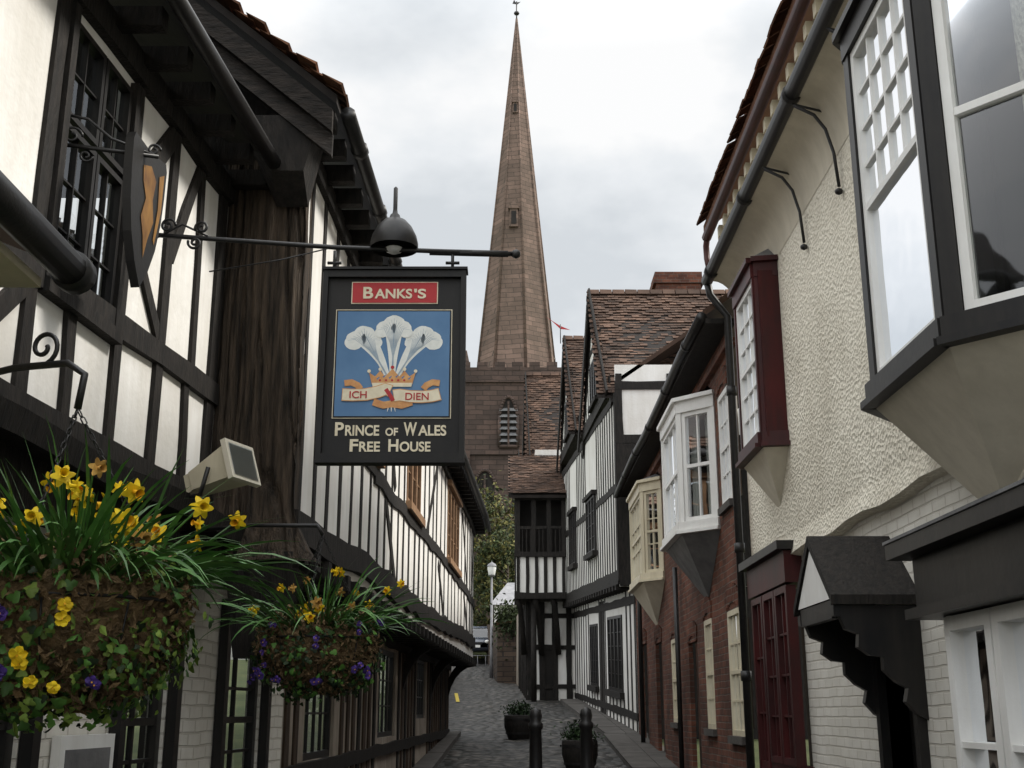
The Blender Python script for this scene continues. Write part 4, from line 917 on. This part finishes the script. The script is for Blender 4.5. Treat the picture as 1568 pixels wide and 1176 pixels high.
def disk(m,cu,cv,ru,rv,n,k=20,jit=0): SP('emblem',m,[(cu+ru*math.cos(i*6.2832/k)*(1+U(-jit,jit)),cv+rv*math.sin(i*6.2832/k)*(1+U(-jit,jit))) for i in range(k)],n)
def plume(bu,bv,tu,tv,s,n):
    k=12; pts=[];w=[]
    for i in range(k+1):
        t=i/k; pts.append((lerp(bu,tu,t)+s*(-.012)*math.sin(t*3.14),lerp(bv,tv,t))); w.append(.014+.034*t**1.5)
    ribbon2('sign_white',pts,w,n)
    for (du,dv,r) in ((-.038,.0,.050),(.038,.0,.050),(0,.022,.055),(-.060,-.02,.034),(.060,-.02,.034),(s*.05,-.018,.046)): disk('sign_white',tu+du+s*.012,tv+dv,r,r*.85,n+.0006+abs(du)*.002,22,.045)
    for j in range(-6,7):
        a=j/6; e=(tu+s*.012+a*.080,tv+.055-abs(a)*.062); 
        ribbon2('sign_grey',[(lerp(bu,tu,.35),lerp(bv,tv,.35)),(lerp(bu,tu,.7)+a*.018,lerp(bv,tv,.7)),(lerp(tu,e[0],.6),lerp(tv,e[1],.35)),e],[.0010,.0010,.0012,.0006],n+.0012+j*.00003)
    ribbon2('sign_grey',[(bu,bv),(lerp(bu,tu,.5),lerp(bv,tv,.5)),(tu,tv+.01)],[.004,.0035,.001],n+.0016)
plume(-.026,-.06,-.135,.130,-1,.0085); plume(.026,-.06,.138,.130,1,.0085); plume(0,-.06,.002,.185,0,.0105)
SP('emblem','sign_gold',[(-.10,-.105),(.10,-.105),(.115,-.045),(.085,-.065),(.06,-.035),(.035,-.065),(0,-.025),(-.035,-.065),(-.06,-.035),(-.085,-.065),(-.115,-.045)],.0125)
SP('emblem','sign_cream',[(-.095,-.118),(.095,-.118),(.10,-.098),(-.10,-.098)],.0130)
for u,v_ in ((-.115,-.038),(-.06,-.028),(0,-.018),(.06,-.028),(.115,-.038)): disk('sign_cream' if u else 'sign_red',u,v_,.009,.009,.0133,10)
for u in (-.06,-.03,0,.03,.06): disk('sign_red',u,-.085,.006,.006,.0133,8)
for (u,v_) in ((-.075,-.08),(-.045,-.07),(-.015,-.075),(.018,-.07),(.048,-.075),(.08,-.08)): ribbon2('sign_blue',[(u,v_),(u+.012,v_+.012)],[.004,.002],.0131)
def rb(m,pts,w,n): ribbon2(m,pts,[w]*len(pts),n)
rb('sign_gold',[(-.235,-.100),(-.20,-.095),(-.17,-.11),(-.155,-.13)],.016,.0128)
rb('sign_gold',[(.235,-.100),(.20,-.095),(.17,-.11),(.155,-.13)],.016,.0128)
rb('sign_gold',[(-.09,-.195),(-.04,-.212),(.0,-.205),(.05,-.212),(.10,-.195)],.018,.0128)
rb('sign_gold',[(-.245,-.158),(-.19,-.160),(-.13,-.158),(-.07,-.145),(-.03,-.130),(-.006,-.140)],.032,.0134)
rb('sign_cream',[(-.242,-.158),(-.19,-.160),(-.13,-.158),(-.07,-.145),(-.03,-.130),(-.009,-.139)],.028,.0140)
rb('sign_gold',[(.008,-.165),(.04,-.160),(.09,-.168),(.15,-.170),(.20,-.165),(.238,-.155)],.032,.0138)
rb('sign_cream',[(.011,-.165),(.04,-.160),(.09,-.168),(.15,-.170),(.20,-.165),(.235,-.156)],.028,.0144)
rb('sign_red',[(-.03,-.13),(-.006,-.165),(.008,-.19)],.010,.0145)
for u in (-.02,0,.02): ribbon2('sign_white',[(u*.5,-.20),(u,-.245)],[.006,.001],.0126)
arm=[V((-1.94,5.44,3.90)),V((-1.6,5.48,3.89)),V((-.9,5.56,3.87)),V((0,5.6,3.85))]
T.tube('arm','iron',arm,.013,8); T.lathe('arm','iron',(0.02,5.6,3.85),[(.001,-.025),(.02,-.015),(.024,0),(.02,.015),(.001,.025)],8)
T.tube('arm','iron',[(-.42,5.59,3.857),(-.02,5.6,3.85)],.018,8)
for u in (-.31,.29):
    T.tube('hangers','iron',[(cxs+u,yS-.01,cz+.50),(cxs+u,yS-.01,cz+.60)],.009,6); T.tube('hangers','iron',[(cxs+u-.035,yS-.01,cz+.535),(cxs+u+.035,yS-.01,cz+.535)],.008,6)
for (x,z,r,a,fl) in ((-1.86,3.955,.05,200,-1),(-1.86,3.84,.05,160,1),(-1.72,3.94,.04,0,1),(-1.55,3.93,.035,200,-1),(-1.58,3.85,.035,160,1)): scroll(T,'scrollwork','iron',(x,5.45,z),(1,0,0),(0,0,1),r,1.4,math.radians(a),.007,fl)
T.tube('scrollwork','iron',[(-1.94,5.44,3.98),(-1.8,5.45,3.86),(-1.65,5.455,3.95),(-1.52,5.46,3.89)],.006,6)
T.tube('scrollwork','iron',[(-1.94,5.44,4.06),(-1.94,5.44,3.72)],.012,6)
T.tube('stay','iron',[(-1.50,5.46,3.70),(-1.15,5.5,3.78),(-.93,5.55,3.86)],.004,5)
lx=-.60
T.lathe('sign_lamp','black_paint',(lx,5.58,3.885),[(.122,-.015),(.122,.012),(.112,.055),(.090,.10),(.060,.135),(.03,.15),(.024,.17),(.014,.18),(.011,.20),(.011,.32),(.002,.33)],24)
T.lathe('sign_lamp','lamp_glass',(lx,5.58,3.872),[(.045,0),(.04,-.015),(.02,-.025),(.001,-.03)],16)
T.finish((cxs,yS,cz)); sign=T.e
def text(body,cu,cv,w,h,m,n,off=.0):
    cu_=bpy.data.curves.new('lettering','FONT'); cu_.body=body; cu_.align_x='CENTER'; cu_.extrude=.01; cu_.offset=off; cu_.size=1
    o=bpy.data.objects.new('tmp',cu_); sc.collection.objects.link(o); dg=bpy.context.evaluated_depsgraph_get()
    me=bpy.data.meshes.new_from_object(o.evaluated_get(dg)); bpy.data.objects.remove(o)
    xs=[v.co.x for v in me.vertices]; ys=[v.co.y for v in me.vertices]; sx=w/(max(xs)-min(xs)); sy=h/(max(ys)-min(ys)); mx=(max(xs)+min(xs))/2; my=(max(ys)+min(ys))/2
    for v in me.vertices:
        x,y,z=v.co; v.co=(cxs+cu+(x-mx)*sx, yS-n-z*.1, cz+cv+(y-my)*sy)
    me.materials.clear(); me.materials.append(M[m]); q=bpy.data.objects.new('lettering',me); sc.collection.objects.link(q); q.parent=sign; q.matrix_parent_inverse=Matrix.Translation(V((cxs,yS,cz))).inverted()
def smallcaps(words,cu,cv,W,h,n=.003):
    tot=sum(ww for _,ww,_ in words); u=-W/2
    for (t,ww,hh) in words:
        w=W*ww/tot
        if t=="'": text(t,cu+u+w/2,cv+h*.18,w*.7,hh,'sign_cream',n,.025)
        elif t: text(t,cu+u+w/2,cv-(h-hh)/2,w*.94,hh,'sign_cream',n,.025)
        u+=w
smallcaps([('B',1.15,.062),('ANKS',4.3,.052),("'",.45,.020),('S',.95,.052)],0,.375,.32,.062,.009)
smallcaps([('P',1.2,.068),('RINCE',4.6,.054),('',.6,0),('OF',1.7,.040),('',.6,0),('W',1.8,.068),('ALES',3.8,.054)],0,-.330,.55,.068)
smallcaps([('F',1.1,.062),('REE',2.7,.050),('',.9,0),('H',1.3,.062),('OUSE',4,.050)],0,-.412,.40,.062)
text('ICH',-.165,-.159,.085,.036,'sign_red',.0155,.01); text('DIEN',.125,-.168,.115,.036,'sign_red',.0155,.01)
# ---------------------------------------------------------------- shield shaped hanging sign and floodlight
T=Thing('shield_sign')
a=V((-2.02,4.72,4.02)); b_=V((-1.60,4.85,4.02))
T.tube('bracket','iron',[a,b_],.010,7); T.tube('bracket','iron',[a+V((0,0,.15)),a+V((.12,.04,.14)),a+V((.22,.07,.06)),b_],.007,6)
for (t,z,r,fl) in ((.15,.05,.045,1),(.75,.05,.035,-1),(.95,.03,.03,1),(.3,-.04,.03,-1)): scroll(T,'bracket','iron',a.lerp(b_,t)+V((0,0,z)),(b_-a),(0,0,1),r,1.3,0,.006,fl)
c=V((-1.67,4.90,2.93)); ud=V((.12,.99,0)).normalized(); nd=V((.99,-.12,0)).normalized()
def shp(s=1.0,zo=0): 
    o=[(-.18,.0),(-.165,.035),(0,.015),(.165,.035),(.18,.0)]
    R_=[(.175,-.14),(.16,-.28),(.125,-.42),(.07,-.54),(0,-.64)]
    pts=o+R_+[(-x,z) for x,z in R_[:-1]][::-1]
    return [(x*s,(z+.3)*s-.3+zo) for x,z in pts]
def sh3(pts,n): return [c+ud*x+nd*n+V((0,0,1.12+z)) for x,z in pts]
P1=shp(); n_=len(P1); A=sh3(P1,-.02);B_=sh3(P1,.02)
T.add('shield_board','signboard_black',A+B_,[tuple(range(n_))[::-1],tuple(range(n_,2*n_))]+[(i,(i+1)%n_,n_+(i+1)%n_,n_+i) for i in range(n_)])
for sgn in (1,-1):
    T.poly('shield_face','shield_gold',sh3([(-.07,-.08),(.01,-.05),(.07,-.10),(.05,-.20),(.075,-.30),(.03,-.40),(0,-.50),(-.02,-.40),(-.055,-.32),(-.02,-.22),(-.06,-.15)],.0235*sgn))
    T.poly('shield_face','shield_gold',sh3([(.10,-.06),(.15,-.03),(.145,-.22),(.10,-.40),(.085,-.38),(.11,-.22)],.0235*sgn))
T.tube('hanger','iron',[c+V((0,0,1.14)),c+V((0,-.03,1.12)),V((-1.64,4.84,4.02))],.006,6)
T.finish()
T=Thing('floodlight'); c=V((-1.50,6.0,2.80))
u=V((.80,-.35,.30)).normalized(); w=V((.45,.85,.0)).normalized(); w=(w-u*w.dot(u)).normalized(); q=u.cross(w)
def fl(a,b_,z): return c+u*a+w*b_+q*z
T.hexa('housing','cream_paint',[fl(-.16,-.07,-.05),fl(.10,-.10,-.09),fl(.10,.10,-.09),fl(-.16,.07,-.05),fl(-.16,-.07,.05),fl(.10,-.10,.09),fl(.10,.10,.09),fl(-.16,.07,.05)])
T.hexa('rim','cream_smooth',[fl(.10,-.12,-.11),fl(.13,-.12,-.11),fl(.13,.12,-.11),fl(.10,.12,-.11),fl(.10,-.12,.11),fl(.13,-.12,.11),fl(.13,.12,.11),fl(.10,.12,.11)])
T.poly('lens','window_glass',[fl(.134,-.1,-.09),fl(.134,.1,-.09),fl(.134,.1,.09),fl(.134,-.1,.09)])
T.poly('reflector','lamp_glass',[fl(.1315,-.1,-.09),fl(.1315,.1,-.09),fl(.1315,.1,.09),fl(.1315,-.1,.09)])
for i in range(5): T.hexa('fins','cream_paint',[fl(-.2,-.06+i*.027,-.05),fl(-.16,-.06+i*.027,-.05),fl(-.16,-.052+i*.027,-.05),fl(-.2,-.052+i*.027,-.05),fl(-.2,-.06+i*.027,.05),fl(-.16,-.06+i*.027,.05),fl(-.16,-.052+i*.027,.05),fl(-.2,-.052+i*.027,.05)])
T.tube('bracket','iron',[fl(0,-.12,0),fl(-.08,-.12,-.12),(-1.72,6.0,2.66),(-1.85,6.05,2.68)],.012,6); T.finish()
# ---------------------------------------------------------------- world / light / camera
w=bpy.data.worlds.new('World'); sc.world=w; w.use_nodes=True; nt=w.node_tree; bg=nt.nodes['Background']
sky=nt.nodes.new('ShaderNodeTexSky'); sky.sky_type='NISHITA'; sky.sun_disc=False; sky.sun_elevation=math.radians(43); sky.sun_rotation=math.radians(78)
tc=nt.nodes.new('ShaderNodeTexCoord'); mp=nt.nodes.new('ShaderNodeMapping'); mp.inputs['Scale'].default_value=(1,1,1.7); mp.inputs['Location'].default_value=(.95,.2,.4)
L(nt,tc.outputs['Generated'],mp.inputs[0])
n1=noise_n(nt,mp.outputs[0],3.0,6,.52)
cl=ramp(nt,n1,[(.36,(.68,.715,.745)),(.46,(.85,.875,.895)),(.54,(1,1,.995))])
# sky brightened overhead and behind the camera, out of view, as added wall fill
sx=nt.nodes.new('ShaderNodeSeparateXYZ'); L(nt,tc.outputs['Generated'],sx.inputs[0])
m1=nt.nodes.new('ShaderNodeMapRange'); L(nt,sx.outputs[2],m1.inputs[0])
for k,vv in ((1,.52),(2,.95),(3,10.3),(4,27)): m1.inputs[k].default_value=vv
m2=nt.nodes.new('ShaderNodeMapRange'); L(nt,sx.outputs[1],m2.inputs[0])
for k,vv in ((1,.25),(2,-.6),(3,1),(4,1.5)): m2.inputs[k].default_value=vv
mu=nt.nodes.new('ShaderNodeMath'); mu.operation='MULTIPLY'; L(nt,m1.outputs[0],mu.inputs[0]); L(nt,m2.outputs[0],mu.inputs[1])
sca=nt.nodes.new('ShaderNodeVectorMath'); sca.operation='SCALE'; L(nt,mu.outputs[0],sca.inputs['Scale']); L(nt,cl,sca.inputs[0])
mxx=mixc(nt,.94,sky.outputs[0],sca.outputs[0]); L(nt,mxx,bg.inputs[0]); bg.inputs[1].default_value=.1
ld=bpy.data.lights.new('sun','SUN'); ld.energy=4.0; ld.angle=math.radians(10); ld.color=(1,.95,.87); lo=bpy.data.objects.new('sun',ld); sc.collection.objects.link(lo)
el,az=math.radians(43),math.radians(78); s=V((math.sin(az)*math.cos(el),math.cos(az)*math.cos(el),math.sin(el))); lo.rotation_euler=s.to_track_quat('Z','Y').to_euler(); lo.location=(20,5,30)
cd=bpy.data.cameras.new('camera'); cd.sensor_width=36; cd.lens=41.33; cd.clip_end=5000; cd.clip_start=.05
co=bpy.data.objects.new('camera',cd); sc.collection.objects.link(co); co.location=(0,0,1.6); co.rotation_euler=(math.radians(90+15.58),0,0); sc.camera=co
sc.view_settings.view_transform='Standard'; sc.view_settings.look='None'; sc.view_settings.exposure=0
